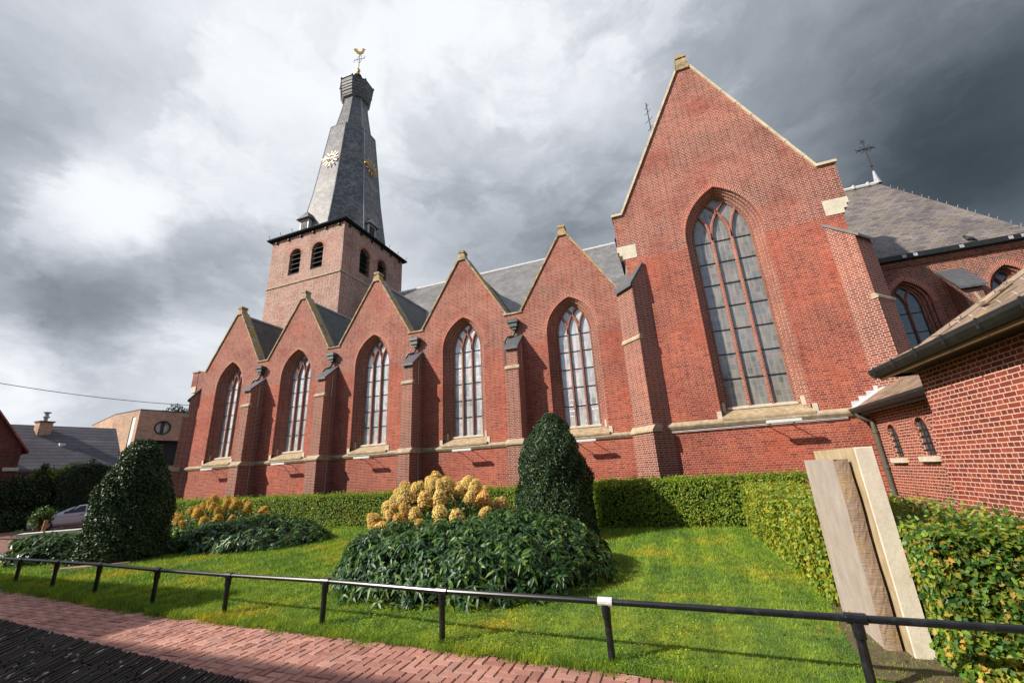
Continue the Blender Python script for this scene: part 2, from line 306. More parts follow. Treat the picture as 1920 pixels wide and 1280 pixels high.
def coping_brick_mat():
    mt, t, b = new_mat('mossy old wall bricks'); p = pos(t); rnd = t('NewGeometry').outputs['Random Per Island']
    c = t.ramp(rnd, [(0, (.013, .013, .012)), (.35, (.022, .018, .015)), (.65, (.036, .022, .017)), (.9, (.055, .034, .024)), (1, (.09, .052, .036))])
    c = t.mix(t.mrange(t.noise(p, 7, 6, .7), .48, .66, 0, .7), c, (.02, .024, .018, 1))
    c = t.mix(t.mrange(t.noise(p, 15, 3, .5), .655, .675, 0, .75), c, (.55, .54, .48, 1))
    c = t.mix(t.mrange(t.noise(p, 11, 6, .7), .63, .7, 0, .5), c, (.16, .14, .07, 1))
    t.set(b, 'Base Color', c); t.set(b, 'Roughness', .85); bump(t, b, t.noise(p, 45, 5, .75), .012, .9); return mt
M['coping'] = coping_brick_mat()
def slab_mat(name, c1, c2, yel):
    mt, t, b = new_mat(name); p = pos(t)
    n = t.noise(t.vec('MULTIPLY', p, (2.6, 2.6, 1.7)).outputs[0], 2.2, 7, .68)
    c = t.ramp(n, [(.3, c2), (.55, c1), (.75, tuple(min(1, x*1.18) for x in c1))])
    c = t.mix(t.mrange(t.noise(p, 2.6, 7, .7), .5, .68, 0, yel), c, (.42, .30, .14, 1))
    c = t.mix(t.mrange(t.noise(p, 60, 4, .7), .6, .75, 0, .35), c, (.12, .10, .08, 1))
    t.set(b, 'Base Color', c); t.set(b, 'Roughness', .85); bump(t, b, t.noise(p, 30, 6, .7), .01, .45); return mt
M['slab_grey'] = slab_mat('grey weathered stone', (.40, .34, .30), (.32, .268, .232), .25)
M['slab_white'] = slab_mat('smooth pale stone', (.62, .56, .46), (.5, .44, .36), .12)
M['slab_yellow'] = slab_mat('ochre rough stone', (.46, .36, .22), (.3, .22, .12), .6)
def rough_mat():
    mt, t, b = new_mat('rough chiselled stone'); p = pos(t)
    n = t.noise(t.vec('MULTIPLY', p, (9, 9, 120)).outputs[0], 1.3, 4, .6)
    c = t.ramp(n, [(.25, (.23, .155, .11)), (.55, (.29, .205, .15)), (.8, (.35, .26, .19))])
    c = t.mix(t.mrange(t.noise(p, 3, 6, .7), .5, .66, 0, .6), c, (.36, .24, .07, 1))
    t.set(b, 'Base Color', c); t.set(b, 'Roughness', .95); bump(t, b, n, .012, .9); return mt
M['slab_rough'] = rough_mat()
#MATS_END

# ------------------------------------------------------------------ mesh helpers
class MB:
    """collects polygons with UVs in metres and builds them as ONE mesh object"""
    def __init__(s): s.v = []; s.f = []; s.uv = []; s.mi = []
    def poly(s, pts, uv=None, mi=0):
        pts = [Vector(p) for p in pts]; i0 = len(s.v); s.v += [tuple(p) for p in pts]
        s.f.append(tuple(range(i0, i0+len(pts)))); s.mi.append(mi)
        if uv is None:
            n = Vector((0, 0, 0))
            for a, b in zip(pts, pts[1:]+pts[:1]): n += Vector(((a.y-b.y)*(a.z+b.z), (a.z-b.z)*(a.x+b.x), (a.x-b.x)*(a.y+b.y)))
            n = n.normalized() if n.length > 1e-12 else Vector((0, 0, 1))
            t = Vector((0, 0, 1)).cross(n)
            if t.length < .15: t = Vector((1, 0, 0)); b = Vector((0, 1, 0))
            else: t.normalize(); b = n.cross(t)
            uv = [(p.dot(t), p.dot(b)) for p in pts]
        s.uv += [tuple(q) for q in uv]
    def box(s, x0, x1, y0, y1, z0, z1, mi=0, T=None):
        c = [Vector((x, y, z)) for z in (z0, z1) for y in (y0, y1) for x in (x0, x1)]
        if T: c = [T @ p for p in c]
        for f in ((0, 2, 3, 1), (4, 5, 7, 6), (0, 1, 5, 4), (1, 3, 7, 5), (3, 2, 6, 7), (2, 0, 4, 6)): s.poly([c[i] for i in f], mi=mi)
    def prism(s, prof, a, b, mi=0, T=None, caps=True):
        """prof: list of (p,q) in a plane; a,b functions mapping (p,q)->3D for both ends"""
        A = [Vector(a(*q)) for q in prof]; B = [Vector(b(*q)) for q in prof]
        if T: A = [T @ p for p in A]; B = [T @ p for p in B]
        n = len(prof)
        for i in range(n): s.poly([A[i], A[(i+1) % n], B[(i+1) % n], B[i]], mi=mi)
        if caps: s.poly(A[::-1], mi=mi); s.poly(B, mi=mi)
    def strip(s, A, B, mi=0, u0=0., swap=False):
        L = 0.
        for i in range(len(A)-1):
            a0, a1, b0, b1 = (Vector(x) for x in (A[i], A[i+1], B[i], B[i+1]))
            dl = (a1-a0).length; w = (b0-a0).length
            uv = [(L, u0), (L+dl, u0), (L+dl, u0+w), (L, u0+w)]
            if swap: uv = [(y, x) for x, y in uv]
            s.poly([a0, a1, b1, b0], uv, mi); L += dl
    def tube(s, path, r, n=8, mi=0, caps=True):
        path = [Vector(p) for p in path]; rs = r if isinstance(r, (list, tuple)) else [r]*len(path); rings = []
        for i, p in enumerate(path):
            d = (path[min(i+1, len(path)-1)]-path[max(i-1, 0)]).normalized()
            a = d.orthogonal().normalized() if i == 0 else (a-d*a.dot(d)).normalized()
            b = d.cross(a)
            rings.append([p+(a*math.cos(2*math.pi*k/n)+b*math.sin(2*math.pi*k/n))*rs[i] for k in range(n)])
        for A, B in zip(rings, rings[1:]):
            for k in range(n): s.poly([A[k], A[(k+1) % n], B[(k+1) % n], B[k]], mi=mi)
        if caps: s.poly(rings[0][::-1], mi=mi); s.poly(rings[-1], mi=mi)
    def lathe(s, prof, c, n=16, mi=0, T=None):
        for (r0, z0), (r1, z1) in zip(prof, prof[1:]):
            for k in range(n):
                a, b = 2*math.pi*k/n, 2*math.pi*(k+1)/n
                q = [Vector((r0*math.cos(a), r0*math.sin(a), z0)), Vector((r0*math.cos(b), r0*math.sin(b), z0)), Vector((r1*math.cos(b), r1*math.sin(b), z1)), Vector((r1*math.cos(a), r1*math.sin(a), z1))]
                if r0 < 1e-6: q = q[1:]
                elif r1 < 1e-6: q = q[:3]
                s.poly([(T @ p if T else p)+Vector(c) for p in q], mi=mi)
    def holed(s, outer, holes, to3, mi=0):
        loops = [outer]+holes; flat = [p for l in loops for p in l]
        for tri in tessellate_polygon([[Vector((x, y, 0)) for x, y in l] for l in loops]):
            q = [flat[i] for i in tri]
            ar = (q[1][0]-q[0][0])*(q[2][1]-q[0][1])-(q[1][1]-q[0][1])*(q[2][0]-q[0][0])
            if ar < 0: q = q[::-1]
            s.poly([to3(*p) for p in q], mi=mi)
    def build(s, name, mats, parent=None, smooth=False):
        me = bpy.data.meshes.new(name); me.from_pydata(s.v, [], s.f)
        ul = me.uv_layers.new(name="UVMap"); ul.data.foreach_set('uv', np.array(s.uv, 'f').ravel())
        if not isinstance(mats, (list, tuple)): mats = [mats]
        for k in mats: me.materials.append(M[k] if isinstance(k, str) else k)
        me.polygons.foreach_set('material_index', np.array(s.mi, 'i'))
        if smooth: me.polygons.foreach_set('use_smooth', np.ones(len(s.f), bool))
        me.update()
        return link(name, me, parent)
def build_each(mb, name, mats, parent=None):
    """one object for every separate piece collected in mb"""
    par = list(range(len(mb.f)))
    def find(i):
        while par[i] != i: par[i] = par[par[i]]; i = par[i]
        return i
    seen = {}
    for i, f in enumerate(mb.f):
        for v in f:
            k = tuple(round(x, 4) for x in mb.v[v])
            if k in seen: par[find(i)] = find(seen[k])
            else: seen[k] = i
    groups = {}
    for i in range(len(mb.f)): groups.setdefault(find(i), []).append(i)
    off = np.concatenate([[0], np.cumsum([len(f) for f in mb.f])])
    out = []
    for g in groups.values():
        b = MB()
        for i in g: b.poly([mb.v[v] for v in mb.f[i]], mb.uv[off[i]:off[i+1]], mb.mi[i])
        out.append(b.build(name, mats, parent))
    return out
def link(name, me, parent=None):
    o = bpy.data.objects.new(name, me); COL.objects.link(o)
    if parent: o.parent = parent
    return o
def tag(o, label, cat, group=None):
    o['label'] = label; o['category'] = cat
    if group: o['group'] = group
    return o
def thing(name, label, cat, loc=(0, 0, 0), group=None):
    o = bpy.data.objects.new(name, None); COL.objects.link(o); o.empty_display_size = .3
    o.location = loc
    return tag(o, label, cat, group)
def struct(o, kind='structure'): o['kind'] = kind; return o
def rezero(root, loc):
    """put an Empty at the thing's base and keep its parts, modelled in world metres, where they are"""
    root.location = loc
    for c in root.children: c.location = Vector(c.location)-Vector(loc)
    return root

# ---- leaves: every leaf two to five faces, coloured per leaf
def leaves(P, Nn, L, W, droop=.0, tilt=.5, down=.6, kind='oval', rng=RNG, along=None):
    n = len(P); P = np.asarray(P, float); Nn = np.asarray(Nn, float)
    Nn = Nn+rng.normal(0, tilt, (n, 3)); Nn /= np.linalg.norm(Nn, axis=1)[:, None]+1e-9
    d = rng.normal(0, 1, (n, 3)); d[:, 2] -= down
    if along is not None: d = d*.35+along
    d -= Nn*(d*Nn).sum(1)[:, None]; d /= np.linalg.norm(d, axis=1)[:, None]+1e-9
    sd = np.cross(Nn, d); L = np.asarray(L)*rng.uniform(.65, 1.25, n); W = np.asarray(W)*rng.uniform(.75, 1.2, n)
    if kind == 'oval': prof = [(0, 0, 0), (.45, .5, .14), (1, 0, 0), (.45, -.5, .14)]; faces = [(0, 1, 2), (0, 2, 3)]
    elif kind == 'long': prof = [(0, 0, 0), (.3, .5, .12), (.65, .36, .0), (1, 0, -.18), (.65, -.36, .0), (.3, -.5, .12), (.34, 0, -.03), (.68, 0, -.1)]; faces = [(0, 1, 6), (0, 6, 5), (1, 2, 7, 6), (5, 6, 7, 4), (2, 3, 7), (4, 7, 3)]
    elif kind == 'lobed': prof = [(0, 0, 0), (.05, .42, .1), (.38, .33, .02), (.5, .5, .05), (.72, .22, -.02), (1, 0, -.12), (.72, -.22, -.02), (.5, -.5, .05), (.38, -.33, .02), (.05, -.42, .1), (.45, 0, -.04)]; faces = [(10, i, i+1) for i in range(0, 9)]+[(10, 9, 0)]
    elif kind == 'petal': prof = [(0, -.5, 0), (.5, 0, .25), (1, -.5, 0), (.5, -1, .25)]; faces = [(0, 1, 2, 3)]
    k = len(prof); V = np.zeros((n, k, 3))
    for i, (a, b, c) in enumerate(prof):
        V[:, i] = P+d*(a*L)[:, None]+sd*(b*W)[:, None]+Nn*(c*W)[:, None]; V[:, i, 2] -= droop*(a**2)*L
    return V.reshape(-1, 3), [tuple(f) for f in faces], k, n
class LeafMesh:
    def __init__(s): s.V = []; s.loops = []; s.starts = []; s.mi = []; s.nv = 0; s.nl = 0
    def add(s, res, mi=0):
        V, faces, k, n = res; base = (np.arange(n)*k)[:, None]+s.nv
        s.V.append(V)
        per = np.concatenate([np.array(f) for f in faces]); lens = np.array([len(f) for f in faces])
        s.loops.append((base+per[None, :]).ravel())
        tot = np.tile(lens, n); st = np.concatenate([[0], np.cumsum(tot)[:-1]])+s.nl
        s.starts.append(st); s.mi.append(np.full(len(tot), mi)); s.nv += len(V); s.nl += int(tot.sum())
    def faces(s, verts, fs, mi=0):
        for f in fs: pass
        s.V.append(np.asarray(verts, float)); per = np.concatenate([np.array(f) for f in fs])+s.nv
        lens = np.array([len(f) for f in fs]); s.loops.append(per); s.starts.append(np.concatenate([[0], np.cumsum(lens)[:-1]])+s.nl)
        s.mi.append(np.full(len(fs), mi)); s.nv += len(verts); s.nl += int(lens.sum())
    def from_mb(s, mb, mi): s.faces(mb.v, mb.f, mi)
    def mesh(s, name, mats):
        me = bpy.data.meshes.new(name); V = np.concatenate(s.V); me.vertices.add(len(V)); me.vertices.foreach_set('co', V.astype('f').ravel())
        lo = np.concatenate(s.loops).astype('i'); st = np.concatenate(s.starts).astype('i')
        me.loops.add(len(lo)); me.loops.foreach_set('vertex_index', lo); me.polygons.add(len(st)); me.polygons.foreach_set('loop_start', st)
        me.polygons.foreach_set('material_index', np.concatenate(s.mi).astype('i'))
        for k in mats: me.materials.append(M[k])
        me.update(calc_edges=True); return me

def vnoise(p, f, seed=0):
    """cheap smooth bumps, sum of sines"""
    r = np.random.default_rng(seed); o = 0
    for i in range(5):
        k = r.normal(0, 1, 3)*f*(1+.5*i); o = o+np.sin(p@k+r.uniform(0, 6))/(1+.4*i)
    return o/2.6

# ------------------------------------------------------------------ ground, lawn, path
def sheet(name, pts, z, mt):
    b = MB(); b.poly([(x, y, z) for x, y in pts]); return struct(b.build(name, mt))
def gz(x):
    """the street on the left falls away gently"""
    t = min(1, max(0, (-21-x)/21)); return -.48*t*t*(3-2*t)
def fall(name, xs, y0, y1, dz, mt):
    b = MB()
    for xa, xb in zip(xs, xs[1:]): b.poly([(xa, y0(xa), gz(xa)+dz), (xb, y0(xb), gz(xb)+dz), (xb, y1(xb), gz(xb)+dz), (xa, y1(xa), gz(xa)+dz)])
    return struct(b.build(name, mt))
fall('ground', [-400, -42]+[-42+i*1.5 for i in range(1, 15)]+[400], lambda x: -400, lambda x: 400, -.03, 'asphalt')
FENCE = [(-14.6, 5.02), (-12.32, 4.89), (-10.9, 4.83), (-9.45, 4.76), (-7.62, 4.58), (-5.95, 4.48), (-4.2, 4.42), (-2.49, 4.26), (-.79, 4.2), (1.04, 4.12), (2.9, 4.05)]
EDGE = [(-15.2, 4.93), (-12.31, 4.72), (-9.8, 4.5), (-7.7, 4.3), (-5.43, 4.2), (-3.68, 4.16), (-2.47, 4.12), (-.98, 4.06), (-.14, 4.0), (1.5, 3.92), (6, 3.75)]
def edge_y(x): return np.interp(x, [e[0] for e in EDGE], [e[1] for e in EDGE])
LAWN = EDGE+[(6, 14.1), (-25.5, 15.5), (-25.5, 13.2), (-18.6, 7.6), (-15.6, 5.3)]
sheet('lawn', LAWN, 0.0, 'lawn')
def make_path():
    b = MB(); w = .0965; mi = 0
    x0, x1, y0, y1 = -21., 3.2, 2.2, 5.0
    nx, ny = int((x1-x0)/w), int((y1-y0)/w)
    for i in range(nx):
        for j in range(ny):
            mm = (i-j) % 4
            if mm == 0: ax, ay, bx, by = i, j, i+2, j+1
            elif mm == 3: ax, ay, bx, by = i, j, i+1, j+2
            else: continue
            X0, X1, Y0, Y1 = x0+ax*w+.004, x0+bx*w-.004, y0+ay*w+.004, y0+by*w-.004
            if Y0 > edge_y((X0+X1)/2)+.02: continue
            z = -.008+random.uniform(-.0035, .0025); e = .006; t1, t2 = random.uniform(-.003, .003), random.uniform(-.003, .003)
            A = [(X0, Y0, z-.012), (X1, Y0, z-.012), (X1, Y1, z-.012), (X0, Y1, z-.012)]
            B = [(X0+e, Y0+e, z+t1), (X1-e, Y0+e, z+t2), (X1-e, Y1-e, z-t1), (X0+e, Y1-e, z-t2)]
            i0 = len(b.v); b.v += A+B
            for f in ((4, 5, 6, 7), (0, 1, 5, 4), (1, 2, 6, 5), (2, 3, 7, 6), (3, 0, 4, 7)):
                b.f.append(tuple(i0+q for q in f)); b.mi.append(0); b.uv += [(0, 0)]*4
    b.poly([(x0, y0, -.019), (3.2, y0, -.019), (6, y0, -.019), (6, 3.78, -.019), (1.5, 3.95, -.019), (-2, 4.13, -.019), (-7.7, 4.35, -.019), (-15.2, 4.98, -.019), (-26, 5.6, -.019)], mi=1)
    return struct(b.build('path', ['paver', 'joint']))
make_path()
fall('road', [-56, -42]+[-42+i*1.4 for i in range(1, 19)]+[-15.4], lambda x: -40, lambda x: float(np.interp(x, [-25.6, -18.6, -15.4], [13.2, 7.6, 5.1])) if x > -25.6 else 80, -.012,
     brick('red road clinkers', [(.22, .10, .08), (.28, .135, .105), (.32, .16, .125)], (.16, .09, .07), .2, .1, squash=False, stain=.15))
def make_grass():
    n = 420000; rng = np.random.default_rng(5)
    # more blades close to the railing, where each shows
    x = rng.uniform(-16, 5.5, n); y = 4.0+9.5*rng.random(n)**1.7
    xl = np.interp(y, [4.9, 5.3, 7.6, 13.2], [-15.2, -15.6, -18.6, -25.5])
    ok = (y > edge_y(x)-.03-.05*np.sin(x*7)*np.sin(x*2.3)) & (x > xl)
    dist = np.hypot(x, y); ok &= rng.random(n) < np.clip(7./dist, .12, 1)
    x, y, dist = x[ok], y[ok], dist[ok]; n = len(x); P = np.stack([x, y, np.zeros(n)], 1)
    h = (.022+.017*rng.random(n))*np.clip(dist/6, .9, 2.0)*(1+.8*(np.abs(y-edge_y(x)-.05) < .12)); w = .0032*np.clip(dist/5.5, .8, 3.5)
    a = rng.uniform(0, 6.28, n); dx = np.stack([np.cos(a), np.sin(a), np.zeros(n)], 1); lean = rng.normal(0, .5, (n, 3)); lean[:, 2] = 1
    V = np.zeros((n, 3, 3)); V[:, 0] = P-dx*w[:, None]; V[:, 1] = P+dx*w[:, None]; V[:, 2] = P+lean*h[:, None]
    lm = LeafMesh(); lm.add((V.reshape(-1, 3), [(0, 1, 2)], 3, n))
    # uncut tufts round the posts and hanging over the paving
    tc = [(px_, py_, .07, 160) for px_, py_ in FENCE]+[(q, edge_y(q)-.03, rng.uniform(.03, .1), 70) for q in rng.uniform(-12, 1.4, 60)]
    for tx, ty, tr_, k in tc:
        x2, y2 = tx+rng.normal(0, tr_, k), ty+rng.normal(0, tr_*.7, k); Q = np.stack([x2, y2, np.full(k, -.004)], 1); h2 = rng.uniform(.03, .085, k); a2 = rng.uniform(0, 6.28, k)
        d2 = np.stack([np.cos(a2), np.sin(a2), a2*0], 1)*.003; l2 = rng.normal(0, .45, (k, 3)); l2[:, 2] = 1
        V2 = np.stack([Q-d2, Q+d2, Q+l2*h2[:, None]], 1); lm.add((V2.reshape(-1, 3), [(0, 1, 2)], 3, k))
    # clover and broad leaf weeds near the railing
    k = 16000; cx = rng.uniform(-7, 2.2, k); cy = 4.1+2.6*rng.random(k)**1.6
    ok = (vnoise(np.stack([cx, cy, cx*0], 1), 1.3, 4) > -.05) & (cy > edge_y(cx)); cx, cy = cx[ok], cy[ok]; k = len(cx)
    lm.add(leaves(np.stack([cx, cy, rng.uniform(.012, .04, k)], 1), np.tile([0, 0, 1.], (k, 1)), .022, .018, 0, .35, 0, 'oval', rng))
    return struct(link('grass', lm.mesh('grass', ['blade'])), 'stuff')
make_grass()

# ------------------------------------------------------------------ church
A = 15.5; T = 14.1
PEAKS = [-22.70, -17.78, -12.90, -8.02, -3.14]
church = thing('church', 'large red brick Gothic church with row of gables, tall transept and slate spire tower', 'church')
def outline(a, rise, zs, zb, n=14, half=False):
    r = (rise*rise+a*a)/(2*a); th = math.asin(min(1, rise/r)); pts = [(-a, zb)]
    L = [(-a+r-r*math.cos(th*i/n), zs+r*math.sin(th*i/n)) for i in range(n+1)]
    return [(-a, zb)]+L+[(-x, z) for x, z in L[-2::-1]]+[(a, zb)]
def gothic_window(xc, Y, orders, zs, zb, glass_mat_, lights, bars, ringw, parent, mull_w=.055, to=None, sill=True, jamb='brick_jamb'):
    """orders: (half width, arch rise, depth behind the wall face); last one carries the glass"""
    to = to or (lambda x, d, z: (xc+x, Y+d, z))
    b = MB(); O = [outline(a, r, zs, zb-(.2 if sill else 0)) for a, r, d in orders]; u = 0
    for (P0, o0), (P1, o1) in zip(zip(O, orders), zip(O[1:], orders[1:])):
        A_ = [to(x, o0[2], z) for x, z in P0]; B_ = [to(x, o1[2], z) for x, z in P1]
        b.strip(A_, B_, 0, u, swap=True); u += .13
    # voussoir ring, 4 mm proud of the wall
    P0 = outline(orders[0][0], orders[0][1], zs, zs)[1:-1]; P1 = outline(orders[0][0]+ringw, orders[0][1]+ringw*1.12, zs, zs)[1:-1]
    b.strip([to(x, -.006, z) for x, z in P1], [to(x, -.006, z) for x, z in P0], 1, 0, swap=True)
    b.strip([to(x, .02, z) for x, z in P1], [to(x, -.006, z) for x, z in P1], 1, 0, swap=True)
    win = b.build('window', [jamb, 'brick_ring'], parent)
    a, rise, d = orders[-1]; r = (rise*rise+a*a)/(2*a)
    g = MB(); g.holed(outline(a+.02, rise+.03, zs, zb), [], lambda x, z: to(x, d+.03, z)); g.build('glass', glass_mat_, win)
    # tracery: mullions that branch into intersecting arcs
    tr_ = MB()
    def inside(x, z):
        if z <= zs: return abs(x) < a
        return math.hypot(abs(x)-a+r, z-zs) < r+.03
    def rib(path):
        out = []
        for x, z in path:
            if not inside(x, z) and out: break
            out.append((x, z))
        if len(out) < 2: return
        pr = []
        for i, (x, z) in enumerate(out):
            x0, z0 = out[max(i-1, 0)]; x1, z1 = out[min(i+1, len(out)-1)]; l = math.hypot(x1-x0, z1-z0)
            pr.append(((z1-z0)/l, -(x1-x0)/l))
        for (s0, d0), (s1, d1) in zip(((-1, .02), (-.45, -.07), (.45, -.07)), ((-.45, -.07), (.45, -.07), (1, .02))):
            h = mull_w
            A_ = [to(x+n[0]*h*s0, d+d0, z+n[1]*h*s0) for (x, z), n in zip(out, pr)]; B_ = [to(x+n[0]*h*s1, d+d1, z+n[1]*h*s1) for (x, z), n in zip(out, pr)]
            tr_.strip(B_, A_, 0, 0, swap=True)
    th = math.asin(min(1, rise/r)); arc = [(-a+r-r*math.cos(th*i/18), zs+r*math.sin(th*i/18)) for i in range(19)]
    for k in range(1, lights):
        x = -a+2*a*k/lights
        rib([(x, zb), (x, zs-.001)])
        rib([(px+a+x, z) for px, z in arc]); rib([(-(px+a)+x, z) for px, z in arc])
    edge = outline(a, rise, zs, zb); inn = outline(a-.05, rise-.05, zs, zb)
    tr_.strip([to(x, d-.05, z) for x, z in edge], [to(x, d-.05, z) for x, z in inn], 0, 0, swap=True)
    tr_.strip([to(x, d-.05, z) for x, z in inn], [to(x, d+.02, z) for x, z in inn], 0, 0, swap=True)
    tr_.build('tracery', 'brick_jamb' if jamb == 'brick_jamb' else jamb, win)
    if bars:
        sb = MB()
        for z in bars: 
            p0, p1 = to(-a+.04, d+.012, z), to(a-.04, d+.012, z); sb.tube([p0, p1], .017, 6)
        build_each(sb, 'saddle_bar', 'iron', win)
    if sill:
        s = MB(); a0 = orders[0][0]; dp = orders[-1][2]
        prof = [(-.11, zb-.26), (-.11, zb-.2), (dp-.05, zb+.1), (dp+.1, zb+.1), (dp+.1, zb-.26)]
        s.prism(prof, lambda p, q: to(-a0-.02, p, q), lambda p, q: to(a0+.02, p, q))
        for sg in (-1, 1):
            x0, x1 = sorted((sg*(a0-.0), sg*(a0+.13))); s.prism([(-.02, zb-.2), (-.02, zb+.03), (.1, zb+.03), (.1, zb-.2)], lambda p, q: to(x0, p, q), lambda p, q: to(x1, p, q), 1)
            x0, x1 = sorted((sg*(a0-.16), sg*(a0-.005))); s.prism([(dp*.45, zb+.02), (dp*.45, zb+.3), (dp*.8, zb+.3), (dp*.8, zb+.06)], lambda p, q: to(x0, p, q), lambda p, q: to(x1, p, q), 1)
        s.prism([(dp-.13, zb+.09), (dp-.13, zb+.15), (dp+.02, zb+.19), (dp+.02, zb+.05)], lambda p, q: to(-a-.02, p, q), lambda p, q: to(a+.02, p, q), 1)
        s.build('sill', ['sill', 'white_stone'], win)
    return win

def aisle():
    VZ, AZ, hw, cw = 8.14, 11.30, 2.07, .16
    top = []
    bounds = [-25.5]+[(a+b)/2 for a, b in zip(PEAKS, PEAKS[1:])]+[-.55]
    outer = [(-25.5, 0), (-.2, 0), (-.2, VZ+.1)]
    for xc in PEAKS[::-1]:
        outer += [(xc+hw, VZ), (xc+cw, AZ), (xc-cw, AZ), (xc-hw, VZ)]
    outer += [(-25.5, VZ)]
    holes = [[(xc+x, z) for x, z in outline(1.02, 1.45, 6.93, 2.81)] for xc in PEAKS]
    b = MB(); b.holed(outer, holes, lambda x, z: (x, A, z))
    b.poly([(-25.5, 20, 0), (-25.5, A, 0), (-25.5, A, VZ), (-25.5, 20, VZ)])
    ol = outer[2:]
    b.strip([(x, A, z) for x, z in ol], [(x, A+.4, z) for x, z in ol])
    b.build('aisle_wall', 'brick_aisle', church)
    for xc in PEAKS:
        c = MB(); kx = .15
        for sg in (-1, 1):
            # sloping coping with a moulded front lip
            p0, p1 = Vector((xc+sg*(hw+.04), 0, VZ-.06)), Vector((xc+sg*cw, 0, AZ-.02)); dv = (p1-p0).normalized(); nv = Vector((dv.z*sg, 0, -dv.x*sg))
            prof = [(-.06, 0), (-.06, .065), (.36, .13), (.36, 0)]
            c.prism(prof, lambda p, q: p0+nv*q+Vector((0, A+p, 0)), lambda p, q: p1+nv*q+Vector((0, A+p, 0)))
        c.box(xc-.2, xc+.2, A-.07, A+.4, AZ-.04, AZ+.09); c.prism([(-.2, AZ+.08), (.2, AZ+.08), (.11, AZ+.34), (-.11, AZ+.34)], lambda p, q: (xc+p, A-.05, q), lambda p, q: (xc+p, A+.3, q))
        c.box(xc-.15, xc+.15, A-.08, A+.33, AZ+.335, AZ+.46)
        c.build('gable_coping', 'cope', church)
        r = MB(); yb = 21.0
        for sg in (-1, 1):
            q = [(xc, A+.37, AZ-.05), (xc+sg*2.42, A+.37, VZ-.28), (xc+sg*2.42, yb, VZ-.28), (xc, yb, AZ-.05)]
            r.poly(q if sg < 0 else q[::-1])
        r.build('aisle_roof', 'slate_aisle', church)
        rc = MB(); rc.tube([(xc, A+.4, AZ-.02), (xc, 20.5, AZ-.02)], .07, 8); rc.build('ridge_roll', 'lead', church)
        gothic_window(xc, A, [(1.02, 1.45, 0), (1.02, 1.45, .1), (.95, 1.40, .12), (.93, 1.39, .2), (.84, 1.34, .22), (.82, 1.33, .3), (.755, 1.29, .32), (.71, 1.27, .44)],
                      6.93, 3.0, 'glass', 3, (3.95, 4.68, 5.42, 6.15, 6.87), .15, church)
    for i, x in enumerate(bounds[:-1]):
        if i == 0: continue
        v = MB(); v.box(x-.46, x+.4, A-.05, A+.34, VZ-.07, VZ+.0); v.build('valley_gutter', 'cope', church)
        # rain hopper with swan neck running beside the buttress
        h = MB(); hx = x+.06
        h.box(hx-.27, hx+.2, A-.3, A-.001, 7.6, 7.74); h.box(hx-.2, hx+.16, A-.25, A-.001, 7.42, 7.6); h.box(hx-.1, hx+.1, A-.2, A-.001, 7.3, 7.42)
        h.tube([(hx, A-.12, 7.32), (hx, A-.12, 7.16), (hx-.1, A-.13, 7.05), (hx-.33, A-.2, 7.0), (hx-.42, A-.22, 6.85), (hx-.42, A-.22, 6.4), (hx-.42, A-.22, 5.55)], .05, 8)
        h.build('rain_hopper', 'copper', church)
        cb = MB(); cb.tube([(hx+.29, A-.28, 6.6), (hx+.29, A-.28, 2.7), (hx+.36, A-.3, 2.5), (hx+.36, A-.3, 0)], .012, 5); cb.build('lightning_cable', 'leadpale', church)
        buttress(Vector((x+.09, A, 0)), Vector((0, -1, 0)), .30, .88, .27, .76, .245, .71, 5.5, 6.38, 7.03, 'brick_butt')
    buttress(Vector((-25.42, A, 0)), Vector((-.7071, -.7071, 0)), .34, .47, .3, .32, .29, .13, 5.5, 6.5, 7.17, 'brick_butt', -.38)
    # string course between the buttresses
    s = MB(); string_prof = [(0, 2.55), (-.05, 2.58), (-.1, 2.66), (-.1, 2.7), (0, 2.78)]
    s.prism(string_prof, lambda p, q: (-25.9, A+p, q), lambda p, q: (-.4, A+p, q)); s.build('string_course', 'stone', church)
    k = MB(); k.box(-25.9, -25.45, A-.02, A+.4, 7.3, VZ+.0); k.box(-25.95, -25.4, A-.07, A+.42, VZ+.0, VZ+.08, 1); k.box(-25.8, -25.44, A-.04, A+.4, 6.95, 7.3, 2); k.build('kneeler', ['brick_aisle', 'stone', 'white_stone'], church)

